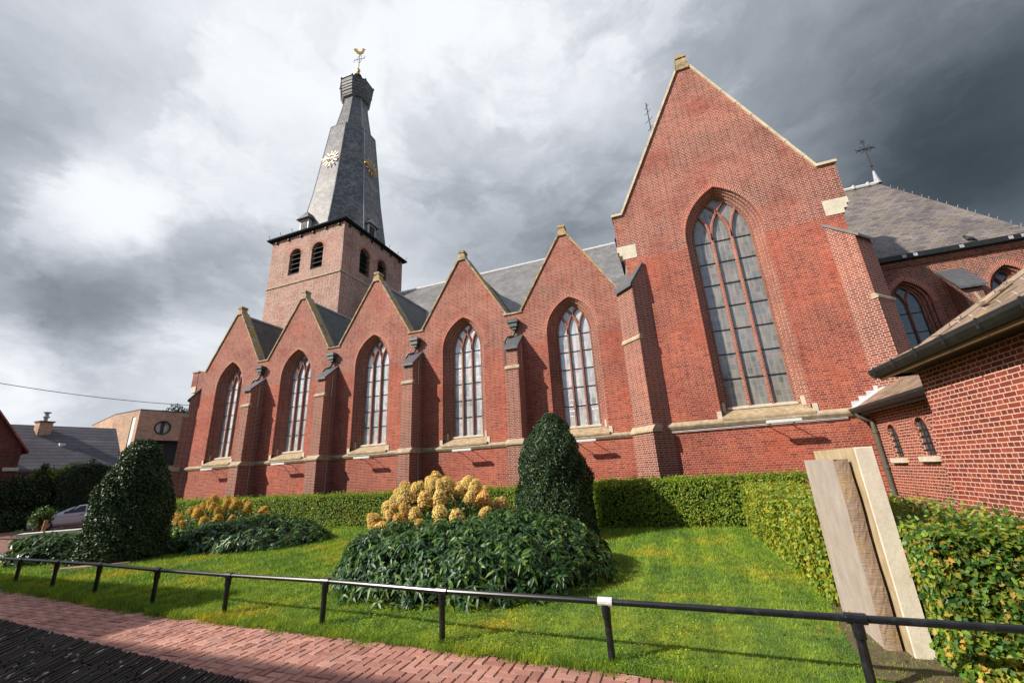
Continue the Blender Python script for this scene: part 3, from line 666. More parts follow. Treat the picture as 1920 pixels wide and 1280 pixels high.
def buttress(c, w, h0, d0, h1, d1, h2, d2, z1, z2, z3, mt, wb=0.):
    """w points out of the wall; three stages with stone weatherings and a sloping slate cap"""
    a = Vector((0, 0, 1)).cross(w); a = Vector((-w.y, w.x, 0))
    T_ = Matrix(((a.x, w.x, 0, c.x), (a.y, w.y, 0, c.y), (0, 0, 1, 0), (0, 0, 0, 1))); b = MB(); B0 = -.5
    b.box(-h0, h0, B0, d0, 0, 2.56, T=T_); b.box(-h1, h1, B0, d1, 2.56, z1, T=T_)
    b.prism([(wb-.06, z1), (d2, z1), (d2, z2), (wb, z3-.06), (wb-.06, z3-.06)][::-1], lambda p, q: (-h2, p, q), lambda p, q: (h2, p, q), T=T_)
    o = b.build('buttress', mt, church)
    s = MB(); s.prism([(0, 2.57), (d0+.05, 2.57), (d0+.05, 2.63), (d1, 2.79), (0, 2.79)][::-1], lambda p, q: (-h0-.05, p, q), lambda p, q: (h0+.05, p, q), T=T_)
    s.prism([(d2-.1, z1-.03), (d1+.04, z1-.02), (d1+.04, z1+.04), (d2-.002, z1+.14), (d2-.1, z1+.14)][::-1], lambda p, q: (-h1-.03, p, q), lambda p, q: (h1+.03, p, q), T=T_)
    build_each(s, 'weathering_stone', 'stone', o)
    k = MB(); e = .1; sl = (z3-z2)/(d2-wb)
    k.prism([(d2+e, z2-e*sl), (d2+e, z2-e*sl+.09), (wb, z3+.06), (wb, z3-.04)], lambda p, q: (-h2-.05, p, q), lambda p, q: (h2+.05, p, q), T=T_)
    k.build('slate_cap', 'cap_slate', o)
aisle()

def transept():
    xl, xr, xc = -.62, 6.02, 2.70
    XA = 2.60
    outer = [(xl, 0), (xr, 0), (xr, 8.85), (xr, 9.35), (xr+.22, 9.35), (xr+.22, 10.55), (5.72, 10.62), (XA+.22, 16.45), (XA-.22, 16.45), (-.50, 10.62), (xl-.22, 10.55), (xl-.22, 9.3), (xl, 9.3)]
    xw = 2.68
    hole = [(xw+x, z) for x, z in outline(1.18, 1.86, 9.0, 2.83, 14)]
    b = MB(); b.holed(outer, [hole], lambda x, z: (x, T, z))
    for x0, s in ((xl, 1), (xr, -1)):
        q = [(x0, T, 0), (x0, T+10, 0), (x0, T+10, 9.3), (x0, T, 9.3)]; b.poly(q if s < 0 else q[::-1])
    ol = outer[3:-1]; b.strip([(x, T, z) for x, z in ol], [(x, T+.45, z) for x, z in ol])
    b.build('transept_wall', 'brick_transept', church)
    c = MB()
    for sg, x0 in ((-1, -.50), (1, 5.72)):
        p0, p1 = Vector((x0, 0, 10.6)), Vector((XA+sg*.22, 0, 16.45)); dv = (p1-p0).normalized(); nv = Vector((dv.z*sg, 0, -dv.x*sg))
        c.prism([(-.07, 0), (-.07, .075), (.5, .13), (.5, 0)], lambda p, q: p0+nv*q+Vector((0, T+p, 0)), lambda p, q: p1+nv*q+Vector((0, T+p, 0)))
        x1 = xl-.27 if sg < 0 else xr+.27; xa, xb = sorted((x1, x0+sg*.02)); c.box(xa, xb, T-.08, T+.5, 10.6, 10.69)
        for k in range(7):    # joints between coping stones
            q = p0.lerp(p1, (k+.7)/8); c.prism([(-.08, -.01), (-.08, .087), (.5, .142), (.5, -.01)], lambda p, r: q+nv*r+Vector((0, T+p, 0)), lambda p, r: q+dv*.035+nv*r+Vector((0, T+p, 0)))
    c.build('gable_coping', 'cope_pale', church)
    k = MB(); k.prism([(-.27, 16.4), (.27, 16.4), (.17, 16.95), (-.17, 16.95)], lambda p, q: (XA+p, T-.07, q), lambda p, q: (XA+p, T+.4, q)); k.box(XA-.2, XA+.2, T-.11, T+.42, 16.94, 17.07)
    k.build('apex_stone', 'cope', church)
    for sg, x0 in ((-1, xl), (1, xr)):
        w = MB()
        for (o0, o1, za, zb) in ((.24, .55, 9.1, 9.32), (.17, .55, 8.95, 9.1), (.07, .55, 8.78, 8.95)):
            xa, xb = sorted((x0+sg*o0, x0-sg*(o1-.12))); w.box(xa, xb, T-.012, T+.44, za, zb)
        w.build('corbel_stone', 'white_stone', church)
    gothic_window(xw, T, [(1.18, 1.86, 0), (1.18, 1.86, .11), (1.12, 1.82, .13), (1.11, 1.81, .2), (1.05, 1.78, .23), (1.03, 1.77, .3), (.97, 1.73, .32), (.93, 1.71, .45)],
                  9.0, 3.02, 'glass_big', 3, (4.08, 4.90, 5.72, 6.53, 7.34, 8.15, 8.96), .16, church, .062)
    s = MB(); s.prism([(0, 2.58), (-.06, 2.61), (-.11, 2.69), (-.11, 2.74), (0, 2.83)], lambda p, q: (-.2, T+p, q), lambda p, q: (5.1, T+p, q)); s.build('string_course', 'stone', church)
    cb = MB()
    for dz in (.0, .035): cb.tube([(-.1, T-.05, 2.52+dz), (1.5, T-.05, 2.53+dz), (2.3, T-.06, 2.54+dz), (4.6, T-.05, 2.55+dz)], .011, 5)
    cb.build('wall_cable', 'leadpale', church)
    r = MB()
    for sg in (-1, 1):
        x0 = xl-.3 if sg < 0 else xr+.3
        q = [(XA, T+.4, 16.2), (x0, T+.4, 9.9), (x0, 30, 9.9), (XA, 30, 16.2)]; r.poly(q if sg < 0 else q[::-1])
    r.build('transept_roof', 'slate_nave', church)
    buttress(Vector((xl, T, 0)), Vector((-.7071, -.7071, 0)), .48, .36, .425, .27, .42, .26, 5.62, 7.62, 8.46, 'brick_butt', -.35)
    buttress(Vector((xr, T, 0)), Vector((.7071, -.7071, 0)), .48, .36, .425, .30, .42, .27, 5.75, 7.76, 8.49, 'brick_butt', -.43)
    g = MB(); g.tube([(-.55, T+.9, 9.4), (-.6, T+.55, 8.9), (-.68, T+.5, 8.2)], .06, 8); g.build('downpipe', 'gutter', church)
    an = MB(); ax, ay = 1.35, 18.0; z0 = 14.
    an.tube([(ax, ay, z0), (ax, ay, 19.2)], .025, 6)
    for z, l in ((17.6, .3), (18.1, .38), (18.6, .3), (18.95, .22)): an.tube([(ax-l*.5, ay, z-.15), (ax+l*.5, ay, z+.15)], .014, 5); an.tube([(ax, ay-l*.5, z+.1), (ax, ay+l*.5, z-.1)], .014, 5)
    an.build('roof_cross', 'iron', church)
transept()

def nave_and_choir():
    r = MB(); RY, RZ = 23.5, 14.78; sl = (RZ-8.25)/(RY-17.0)
    r.poly([(-19.5, 16.95, 8.2), (-.3, 16.95, 8.2), (-.3, RY, RZ), (-19.5, RY, RZ)]); r.poly([(-.3, 30, 8.2), (-19.5, 30, 8.2), (-19.5, RY, RZ), (-.3, RY, RZ)])
    r.build('nave_roof', 'slate_nave', church)
    k = MB(); k.tube([(-19.6, RY, RZ+.02), (-.3, RY, RZ+.02)], .09, 8)
    for i in range(28): k.tube([(-19.4+i*.68, RY, RZ+.02), (-19.4+i*.68, RY, RZ+.16)], .02, 5)
    k.build('ridge_roll', 'leadpale', church)
    w = MB(); w.box(-25.5, 6, 29.8, 30.1, 0, 8.2); w.build('north_wall', 'brick_aisle', church)
    # choir with a polygonal end
    Y0 = 20.; b = MB(); pts = [(6.0, Y0), (13.9, Y0), (16.2, 23.5-1.2), (16.2, 23.5+1.2), (13.9, 27), (6, 27)]
    wins = [(9.70, .66), (12.80, .66)]
    outer = [(6.0, 0), (13.9, 0), (13.9, 9.0), (6.0, 9.0)]
    b.holed(outer, [[(xc+x, z) for x, z in outline(a, 1.0, 7.2, 4.4)] for xc, a in wins], lambda x, z: (x, Y0, z))
    for p, q in zip(pts[1:], pts[2:]): b.poly([(*p, 0), (*q, 0), (*q, 9.0), (*p, 9.0)])
    b.box(6.0, 13.95, Y0-.06, Y0-.001, 8.78, 8.86); b.box(6.0, 13.95, Y0-.1, Y0-.001, 8.86, 9.0)
    b.build('choir_wall', 'brick_choir', church)
    for xc, a in wins: gothic_window(xc, Y0, [(a, 1.0, 0), (a, 1.0, .12), (a-.08, .95, .14), (a-.09, .94, .24), (a-.15, .9, .27), (a-.18, .88, .36)], 7.2, 4.4, 'glass_dark', 2, (5.3, 6.1, 6.9), .2, church, .05, sill=False, jamb='brick_choir')
    c = MB(); ap = (11.85, 23.5, 14.76); e = .28
    ev = [(5.8, Y0-e), (13.98, Y0-e), (16.55, 22.2), (16.55, 24.8), (13.98, 27+e), (5.8, 27+e)]
    c.poly([(5.8, Y0-e, 9.12), (13.98, Y0-e, 9.12), ap, (5.8, 23.5, 14.76)])
    for p, q in zip(ev[1:-2], ev[2:-1]): c.poly([(*p, 9.12), (*q, 9.12), ap])
    c.poly([(*ev[-2], 9.12), (*ev[-1], 9.12), (5.8, 23.5, 14.76), ap])
    c.build('choir_roof', 'slate_choir', church)
    rr = MB(); rr.tube([(5.8, 23.5, 14.8), (11.85, 23.5, 14.8)], .11, 8)
    for i in range(9): rr.box(6.4+i*.62, 6.47+i*.62, 23.36, 23.64, 14.72, 14.93)
    rr.build('ridge_roll', 'leadpale', church)
    hk = MB(); P0 = Vector(ap); P1 = Vector((13.98, Y0-e, 9.12))
    for i in range(17):
        p = P0.lerp(P1, (i+.5+random.uniform(-.3, .3))/17); hk.tube([p, p+Vector((.03, -.03, .11))], .011, 4)
    build_each(hk, 'hip_hook', 'lead', church)
    g = MB(); g.prism([(0, 9.0), (-.32, 9.02), (-.36, 9.2), (-.30, 9.2), (-.26, 9.08), (0, 9.08)], lambda p, q: (6.0, Y0+p, q), lambda p, q: (14.05, Y0+p, q))
    g.build('gutter', 'gutter', church)
    gb = MB()
    for i in (0, 3, 4, 8, 9, 13, 17, 18): gb.box(6.9+i*.36, 7.04+i*.36, Y0-.368, Y0-.362, 9.04, 9.17)
    build_each(gb, 'gutter_strap', 'lead', church)
    bt = MB(); x = 11.2; bt.prism([(Y0, 4), (Y0-.75, 4), (Y0-.75, 7.35), (Y0, 8.2)], lambda p, q: (x-.28, p, q), lambda p, q: (x+.28, p, q)); o = bt.build('buttress', 'brick_choir', church)
    bc = MB(); bc.prism([(Y0-.9, 7.25), (Y0-.9, 7.34), (Y0+.0, 8.36), (Y0+.0, 8.27)], lambda p, q: (x-.4, p, q), lambda p, q: (x+.4, p, q)); bc.build('slate_cap', 'cap_slate', o)
    # ridge cross on its lead cone
    f = MB(); f.lathe([(.17, 14.75), (.12, 15.0), (.045, 15.55), (.0, 15.57)], (11.85, 23.5, 0), 8); o = f.build('finial_base', 'lead', church)
    x = MB(); cx_, cy_ = 11.86, 23.5
    x.tube([(cx_, cy_, 15.5), (cx_, cy_, 17.5)], .03, 6); x.tube([(cx_-.32, cy_, 16.95), (cx_+.32, cy_, 16.95)], .035, 6)
    for dx, dz in ((-.32, 16.95), (.32, 16.95), (0, 17.45)):
        for s1, s2 in ((1, 1), (-1, 1)): x.tube([(cx_+dx-.1*s1, cy_, dz-.1*s2), (cx_+dx+.1*s1, cy_, dz+.1*s2)], .022, 5)
    x.tube([(cx_-.2, cy_, 16.75), (cx_+.2, cy_, 17.15)], .02, 5); x.tube([(cx_+.2, cy_, 16.75), (cx_-.2, cy_, 17.15)], .02, 5)
    x.lathe([(0, 15.78), (.07, 15.85), (.0, 15.92)], (cx_, cy_, 0), 8)
    x.build('ridge_cross', 'iron', church)
nave_and_choir()

def tower():
    x0, x1, y0, y1 = -26.85, -19.79, 20., 26.95; TZ = 19.62; b = MB()
    def arch(a, z0, zs, n=8): return [(-a, z0)]+[(-a*math.cos(math.pi*i/n), zs+a*math.sin(math.pi*i/n)) for i in range(n+1)]+[(a, z0)]
    fw = [(-24.30, .55, 16.33, 17.95), (-22.15, .55, 16.33, 17.95)]; ew = [(22.30, .55, 16.3, 17.95), (24.32, .55, 16.3, 17.95)]
    b.holed([(x0, 0), (x1, 0), (x1, TZ), (x0, TZ)], [[(c+x, z) for x, z in arch(a, za, zs)] for c, a, za, zs in fw], lambda x, z: (x, y0, z))
    b.holed([(y0, 0), (y1, 0), (y1, TZ), (y0, TZ)], [[(c+x, z) for x, z in arch(a, za, zs)] for c, a, za, zs in ew], lambda y, z: (x1, y, z))
    b.poly([(x1, y1, 0), (x0, y1, 0), (x0, y1, TZ), (x1, y1, TZ)]); b.poly([(x0, y1, 0), (x0, y0, 0), (x0, y0, TZ), (x0, y1, TZ)])
    tw = b.build('tower_wall', 'brick_tower', church)
    for k, (c, a, za, zs) in enumerate(fw+ew):
        to = (lambda x, d, z: (c+x, y0+d, z)) if k < 2 else (lambda x, d, z: (x1-d, c+x, z))
        o = MB(); P = arch(a, za, zs); Q = arch(a+.2, za, zs)
        o.strip([to(x, 0, z) for x, z in P], [to(x, .35, z) for x, z in P], 0, 0, swap=True)
        o.strip([to(x, -.012, z) for x, z in Q[1:-1]], [to(x, -.012, z) for x, z in P[1:-1]], 2, 0, swap=True)
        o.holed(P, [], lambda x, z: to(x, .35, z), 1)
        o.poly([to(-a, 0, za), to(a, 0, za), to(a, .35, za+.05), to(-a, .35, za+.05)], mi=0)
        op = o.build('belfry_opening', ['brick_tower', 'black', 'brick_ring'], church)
        for i in range(5):
            lv = MB(); z = za+.12+i*.4; q = [to(-a+.03, .06, z), to(a-.03, .06, z), to(a-.03, .33, z+.22), to(-a+.03, .33, z+.22)]
            lv.poly(q); lv.poly([Vector(p)-Vector((0, 0, .03)) for p in q[::-1]]); lv.poly([q[0], q[1], Vector(q[1])-Vector((0, 0, .03)), Vector(q[0])-Vector((0, 0, .03))][::-1])
            lv.build('louvre', 'black', op)
    s = MB(); s.box(x0-.05, x1+.05, y0-.06, y0-.001, 15.57, 15.68); s.box(x1+.001, x1+.06, y0-.06, y1, 15.57, 15.68); s.build('string_course', 'stone', church)
    c = MB(); c.box(x0-.24, x1+.24, y0-.24, y1+.24, TZ, TZ+.06); c.box(x0-.31, x1+.31, y0-.31, y1+.31, TZ+.06, TZ+.17); c.build('cornice', 'cornice', church)
    co = MB()
    for i in range(6): xx = x0+.5+i*1.22; co.box(xx-.07, xx+.07, y0-.13, y0+.02, TZ-.26, TZ-.05)
    for i in range(6): yy = y0+.5+i*1.2; co.box(x1-.02, x1+.13, yy-.07, yy+.07, TZ-.26, TZ-.05)
    build_each(co, 'corbel_block', 'black', church)
    hooks = MB()
    for i in range(7): xx = x0+i*1.17; hooks.tube([(xx, y0-.33, TZ+.2), (xx, y0-.42, TZ+.42)], .02, 5)
    for i in range(7): yy = y0+i*1.17; hooks.tube([(x1+.33, yy, TZ+.2), (x1+.42, yy, TZ+.42)], .02, 5)
    build_each(hooks, 'gutter_hook', 'iron', church)
    SX, SY = -23.1, 23.45
    def octa(ap, z, tw_=0., dx=0, dy=0):
        r = ap/math.cos(math.pi/8); return [(SX+dx+r*math.cos(math.pi/8+i*math.pi/4+tw_), SY+dy+r*math.sin(math.pi/8+i*math.pi/4+tw_), z) for i in range(8)]
    sp = MB(); k = TZ+.2
    stages = [octa(3.2, k), octa(2.62, 24.0, .015), octa(2.28, 27.3, .03), octa(1.86, 31.25, .045)]; st2 = [octa(1.5, 31.55, .05), octa(1.18, 33.6, .055), octa(.9, 35.6, .06)]
    for S in (stages, st2):
        for P, Q in zip(S, S[1:]):
            for i in range(8): sp.poly([P[i], P[(i+1) % 8], Q[(i+1) % 8], Q[i]])
    for i in range(8): sp.poly([stages[-1][i], stages[-1][(i+1) % 8], st2[0][(i+1) % 8], st2[0][i]])
    sp.build('spire', 'slate_spire', church)
    hb = MB()
    for S in (stages, st2):
        for i in range(8): hb.tube([P[i] for P in S], .035, 5)
    for i in range(8): hb.tube([stages[-1][i], stages[-1][(i+1) % 8]], .035, 5)
    hb.build('lead_hip', 'lead', church)
    cr_ = MB(); rings = [octa(.86, 35.3, .06), octa(1.12, 35.45, .06), octa(1.27, 35.9, .06), octa(1.33, 36.5, .06), octa(1.40, 37.2, .06), octa(1.43, 37.32, .06), octa(.6, 37.75, .06), octa(.42, 38.2, .06)]
    for P, Q in zip(rings, rings[1:]):
        for i in range(8): cr_.poly([P[i], P[(i+1) % 8], Q[(i+1) % 8], Q[i]])
    crown = cr_.build('spire_crown', 'slate_spire', church)
    hz = MB()
    for z, ap in ((35.6, 1.17), (35.9, 1.28), (36.2, 1.31), (36.5, 1.34), (36.85, 1.37), (37.28, 1.44)):
        P = octa(ap, z, .06)
        for i in range(8): hz.tube([P[i], P[(i+1) % 8]], .03, 5)
    for i in range(8): p = rings[5][i]; hz.lathe([(.09, p[2]-.05), (.05, p[2]+.12), (0, p[2]+.2)], (p[0], p[1], 0), 6)
    hz.build('crown_band', 'cap_slate', crown)
    ln = MB(); ln.lathe([(.3, 38.1), (.3, 38.8), (.42, 38.85), (.0, 39.55)], (SX, SY, 0), 8)
    for i in range(8): a = i*math.pi/4; ln.box(-.06, .06, .285, .315, 38.3, 38.75, 1, Matrix.Translation((SX, SY, 0)) @ Matrix.Rotation(a+math.pi/8, 4, 'Z'))
    ln.build('lantern', ['cap_slate', 'black'], church)
    v = MB(); v.lathe([(0, 39.45), (.12, 39.5), (.19, 39.66), (.16, 39.82), (0, 39.9)], (SX, SY, 0), 12); ball = v.build('gilded_ball', 'gold', church)
    c = MB(); cx_ = SX; c.tube([(cx_, SY, 39.8), (cx_, SY, 42.0)], .035, 6)
    c.tube([(cx_-.55, SY-.1, 41.2), (cx_+.55, SY+.1, 41.2)], .03, 6)
    for s_ in (-1, 1):
        c.tube([(cx_+s_*.55, SY, 41.0), (cx_+s_*.7, SY, 41.2), (cx_+s_*.55, SY, 41.4)], .02, 5); c.tube([(cx_, SY, 40.7), (cx_+s_*.22, SY, 40.85), (cx_+s_*.25, SY, 41.1)], .02, 5)
        c.tube([(cx_, SY, 41.7), (cx_+s_*.22, SY, 41.55), (cx_+s_*.25, SY, 41.3)], .02, 5)
    c.build('vane_cross', 'iron', church)
    k = MB(); body = [(-.62, .62), (-.5, .78), (-.3, .74), (-.18, .5), (-.02, .36), (.16, .42), (.24, .62), (.22, .76), (.3, .84), (.38, .76), (.5, .7), (.4, .64), (.4, .45), (.3, .2), (.1, .05), (-.12, .08), (-.3, .2), (-.42, .36)]
    T_ = Matrix.Translation((SX, SY, 41.8)) @ Matrix.Rotation(R(25), 4, 'Z')
    k.prism(body[::-1], lambda p, q: (p, -.05, q), lambda p, q: (p, .05, q), T=T_); k.build('weathercock', 'gold', church)
    # two open clock dials: gilded bars for the hours and two hands
    def clock(to, mt):
        d = MB()
        for i in range(12):
            a = i*math.pi/6; w = .036; r0, r1 = .40, .82; L = [(-w, r0), (w, r0), (w*1.25, r1), (-w*1.25, r1)]
            rot = [(x*math.cos(a)+y*math.sin(a), -x*math.sin(a)+y*math.cos(a)) for x, y in L]
            d.prism(rot, lambda p, q: to(p, q, .10), lambda p, q: to(p, q, .14))
        for i in range(24):
            a0, a1 = i*math.pi/12, (i+1)*math.pi/12
            d.tube([to(.43*math.sin(a0), .43*math.cos(a0), .12), to(.43*math.sin(a1), .43*math.cos(a1), .12)], .012, 4)
        o = d.build('clock_dial', mt, church)
        h = MB()
        for a, r1, w in ((math.radians(-82), .95, .05), (math.radians(95), .62, .065)):
            L = [(-w, -.22), (w, -.22), (w*.8, r1*.7), (w*1.5, r1*.78), (0, r1), (-w*1.5, r1*.78), (-w*.8, r1*.7)]
            rot = [(x*math.cos(a)+y*math.sin(a), -x*math.sin(a)+y*math.cos(a)) for x, y in L]
            h.prism(rot, lambda p, q: to(p, q, .17), lambda p, q: to(p, q, .2))
        h.build('clock_hand', mt, o)
    sl = .107
    clock(lambda p, q, d: (SX+.2+p, SY-2.30-d+q*sl, 27.15+q), 'gold_glare')
    clock(lambda p, q, d: (SX+2.30+d-q*sl, SY-.1+p, 27.2+q), 'gold')
    # small hipped dormers at the foot of the spire
    def dormer(T_):
        d = MB(); d.box(-.42, .42, -.9, 1.2, k0, k0+1.15, T=T_); d.box(-.3, .3, -.93, -.9, k0+.2, k0+1.0, 1, T=T_); o = d.build('spire_dormer', ['leadpale', 'black'], church)
        r = MB(); e = [(-.62, -1.15), (.62, -1.15), (.62, .6), (-.62, .6)]; zt = k0+1.12
        A_ = [T_ @ Vector((x, y, zt)) for x, y in e]; top0, top1 = T_ @ Vector((0, -.75, zt+.85)), T_ @ Vector((0, 1.4, zt+.55))
        r.poly([A_[0], A_[1], top0]); r.poly([A_[1], A_[2], top1, top0]); r.poly([A_[3], A_[0], top0, top1]); r.poly(A_[::-1]); r.build('dormer_roof', 'slate_spire', o)
    k0 = TZ+.2
    dormer(Matrix.Translation((-23.85, 20.95, 0))); dormer(Matrix.Translation((-20.75, 22.95, 0)) @ Matrix.Rotation(R(90), 4, 'Z'))
    dormer(Matrix.Translation((-25.9, 23.5, 0)) @ Matrix.Rotation(R(-90), 4, 'Z'))
tower()
rezero(church, (-10, 20, 0))

# floodlights fixed below each window of the church
FL = ['leftmost', 'second', 'third', 'fourth', 'fifth']
def floodlight(xc, Y, z, label):
    t = thing('floodlight', label, 'floodlight', (xc, Y, z), 'wall floodlights under the church windows')
    b = MB(); b.box(-.42, .42, -.62, -.5, -.05, .03); b.build('housing', 'panel_grey', t)
    a = MB()
    for x in (-.3, .3): a.tube([(x, 0, -.1), (x, -.3, -.06), (x, -.52, -.02)], .014, 5)
    build_each(a, 'bracket', 'iron', t)
for i, xc in enumerate(PEAKS):
    floodlight(xc+.18, A-.001, 2.56, 'pale bar floodlight on brackets under the %s aisle window, counted from the spire end' % FL[i])
floodlight(2.95, T-.001, 2.6, 'pale bar floodlight on brackets below the tall transept window')

# ------------------------------------------------------------------ sacristy (low annex on the right)
sac = thing('sacristy', 'low red brick sacristy with brown slate hipped roof and black gutters beside the transept', 'annex')
def sacristy():
    X = 4.0; LX = 5.08; yc = 8.75; b = MB()
    b.poly([(X, yc, 0), (X, -4, 0), (X, -4, 3.05), (X, yc, 3.05)]); b.poly([(12, yc, 0), (X, yc, 0), (X, yc, 3.05), (12, yc, 3.05)])
    b.poly([(X, -4, 0), (12, -4, 0), (12, -4, 3.05), (X, -4, 3.05)])
    b.build('wall', 'brick_sacristy', sac)
    pl = MB(); pl.box(X-.03, X+.2, yc-.001, yc+.12, 0, 2.0); pl.build('corner_pier', 'brick_sacristy', sac)
    # relieving arch at the right edge of the wall
    ar = MB(); P = outline(.75, .8, 2.1, 1.9, 10)[1:-1]; Q = outline(.95, 1.0, 2.1, 1.9, 10)[1:-1]
    ar.strip([(X-.006, 5.7-x, z) for x, z in Q], [(X-.006, 5.7-x, z) for x, z in P], 0, 0, swap=True); ar.build('relieving_arch', 'brick_ring', sac)
    r = MB(); sl = .74
    def at(t, y): # flared eave then straight slope
        return (3.62+t, y, 3.02+(.42*t if t < .5 else .21+(t-.5)*sl))
    ts = [0, .25, .5, 1.5, 3.0, 4.4]; yN = 9.2
    for t0, t1 in zip(ts, ts[1:]):
        r.poly([at(t0, yN-t0), at(t0, -5), at(t1, -5), at(t1, yN-t1)])
        def atn(t, x): p = at(t, 0); return (x, yN-t, p[2])
        r.poly([atn(t0, 12.4), atn(t0, 3.62+t0), atn(t1, 3.62+t1), atn(t1, 12.4)])
    r.build('roof', 'slate_sacristy', sac)
    hp = MB(); hp.tube([Vector(at(t, yN-t))+Vector((0, 0, .02)) for t in ts], .05, 6); hp.tube([Vector(at(1.15, yN-1.1))+Vector((0, 0, .02)), Vector(at(1.15, yN-1.1))+Vector((-.03, .02, .2))], .025, 5)
    hp.tube([Vector(at(1.0, yN-1.3))+Vector((0, 0, .03)), Vector(at(.9, yN-1.6))+Vector((0, 0, .06)), Vector(at(1.05, yN-1.9))+Vector((0, 0, .1))], .028, 6)
    hp.build('hip_roll', 'slate_sacristy', sac)
    nl = MB()
    for i in range(1, 6):
        for j in range(40):
            y = 8.6-j*.3-(i % 2)*.15; t = .4+i*.42
            if y < yN-t-.15: p = Vector(at(t, y)); nl.tube([p, p+Vector((-.03, 0, .035))], .009, 4)
    nl.build('slate_hook', 'leadpale', sac)
    g = MB(); prof = [(0, 0), (-.03, .05), (-.03, .11), (.02, .11), (.02, .03), (.12, .02), (.12, -.04), (.03, -.04)]
    g.prism(prof, lambda p, q: (3.56+p, 9.26, 2.93+q), lambda p, q: (3.56+p, -5, 2.93+q)); g.prism(prof, lambda p, q: (3.56, 9.26-p, 2.93+q), lambda p, q: (12, 9.26-p, 2.93+q))
    for j in range(18): g.tube([(3.52, 9.0-j*.7, 2.92), (3.52, 9.0-j*.7, 3.05)], .014, 4)
    g.build('gutter', 'gutter', sac)
    e = MB(); e.box(3.64, 3.70, -5, 9.18, 2.84, 2.93); e.box(3.70, X-.002, -5, 9.1, 2.86, 2.9, 1); e.box(3.7, 12, yc+.002, 9.12, 2.86, 2.9, 1); e.build('eave_board', ['eave', 'black'], sac)
    # link between sacristy and transept
    w = MB(); wn = [(13.08, .23, 1.48, 2.0), (11.72, .25, 1.5, 2.02)]
    def arch(a, z0, zs, n=8): return [(-a, z0)]+[(-a*math.cos(math.pi*i/n), zs+a*1.15*math.sin(math.pi*i/n)) for i in range(n+1)]+[(a, z0)]
    w.holed([(-T, 0), (-yc, 0), (-yc, 2.9), (-T, 2.9)], [[(-c+x, z) for x, z in arch(a, z0, zs)] for c, a, z0, zs in wn], lambda y, z: (LX, -y, z))
    w.build('link_wall', 'brick_sacristy', sac)
    for c, a, z0, zs in wn:
        f = MB(); P = arch(a, z0, zs); Q = arch(a+.13, z0, zs); to = lambda x, d, z: (LX+d, c-x, z)
        f.strip([to(x, 0, z) for x, z in P], [to(x, .07, z) for x, z in P], 0, 0, swap=True); f.strip([to(x, -.006, z) for x, z in Q[1:-1]], [to(x, -.006, z) for x, z in P[1:-1]], 1, 0, swap=True)
        o = f.build('window', ['brick_sacristy', 'brick_ring'], sac)
        g_ = MB(); g_.holed(P, [], lambda x, z: to(x, .07, z)); g_.build('glass', 'glass_dark', o)
        br = MB()
        for k in range(4): z = z0+.12+k*.14; br.tube([to(-a, .05, z), to(a, .05, z)], .012, 4)
        for x in (-.07, .07): br.tube([to(x, .05, z0), to(x, .05, zs+.2)], .012, 4)
        br.build('grille', 'iron', o)
        s = MB(); s.box(LX-.09, LX+.2, c-.33, c+.33, z0-.13, z0-.02); s.build('sill', 'white_stone', o)
    lr = MB(); y1 = 8.9; sl2 = .62
    for x0, x1 in ((4.72, 5.2), (5.2, 8.4)):
        za, zb = 2.76+(x0-4.72)*sl2, 2.76+(x1-4.72)*sl2; lr.poly([(x0, T-.02, za), (x0, y1, za), (x1, y1, zb), (x1, T-.02, zb)])
    lr.build('link_roof', 'slate_sacristy', sac)
    fl = MB()
    for i in range(8):
        x0 = 4.78+i*.2; z0 = 2.76+(x0-4.72)*sl2; fl.box(x0, x0+.205, T-.03-.002*i, T-.003, z0, z0+.21)
    fl.prism([(0, 0), (0, .05), (-.16, .03), (-.16, .0)], lambda p, q: (4.74, T-.01+p, 2.775+q), lambda p, q: (6.6, T-.01+p, 2.775+1.86*sl2+q))
    fl.build('step_flashing', 'leadpale', sac)
    lg = MB(); lg.prism(prof, lambda p, q: (4.68+p, T-.05, 2.68+q), lambda p, q: (4.68+p, y1, 2.68+q)); lg.box(4.78, 4.84, y1, T-.06, 2.58, 2.68); lg.build('link_gutter', 'gutter', sac)
    dp = MB(); dp.tube([(4.72, T-.3, 2.66), (4.76, T-.3, 2.55), (5.0, T-.32, 2.42), (5.0, T-.32, 2.2), (5.0, T-.32, 0)], .055, 10)
    for z in (2.1, 1.2, .5): dp.lathe([(.056, z), (.075, z+.01), (.075, z+.07), (.056, z+.08)], (5.0, T-.32, 0), 10)
    dp.build('downpipe', 'pipe', sac)
sacristy(); rezero(sac, (5, 9, 0))
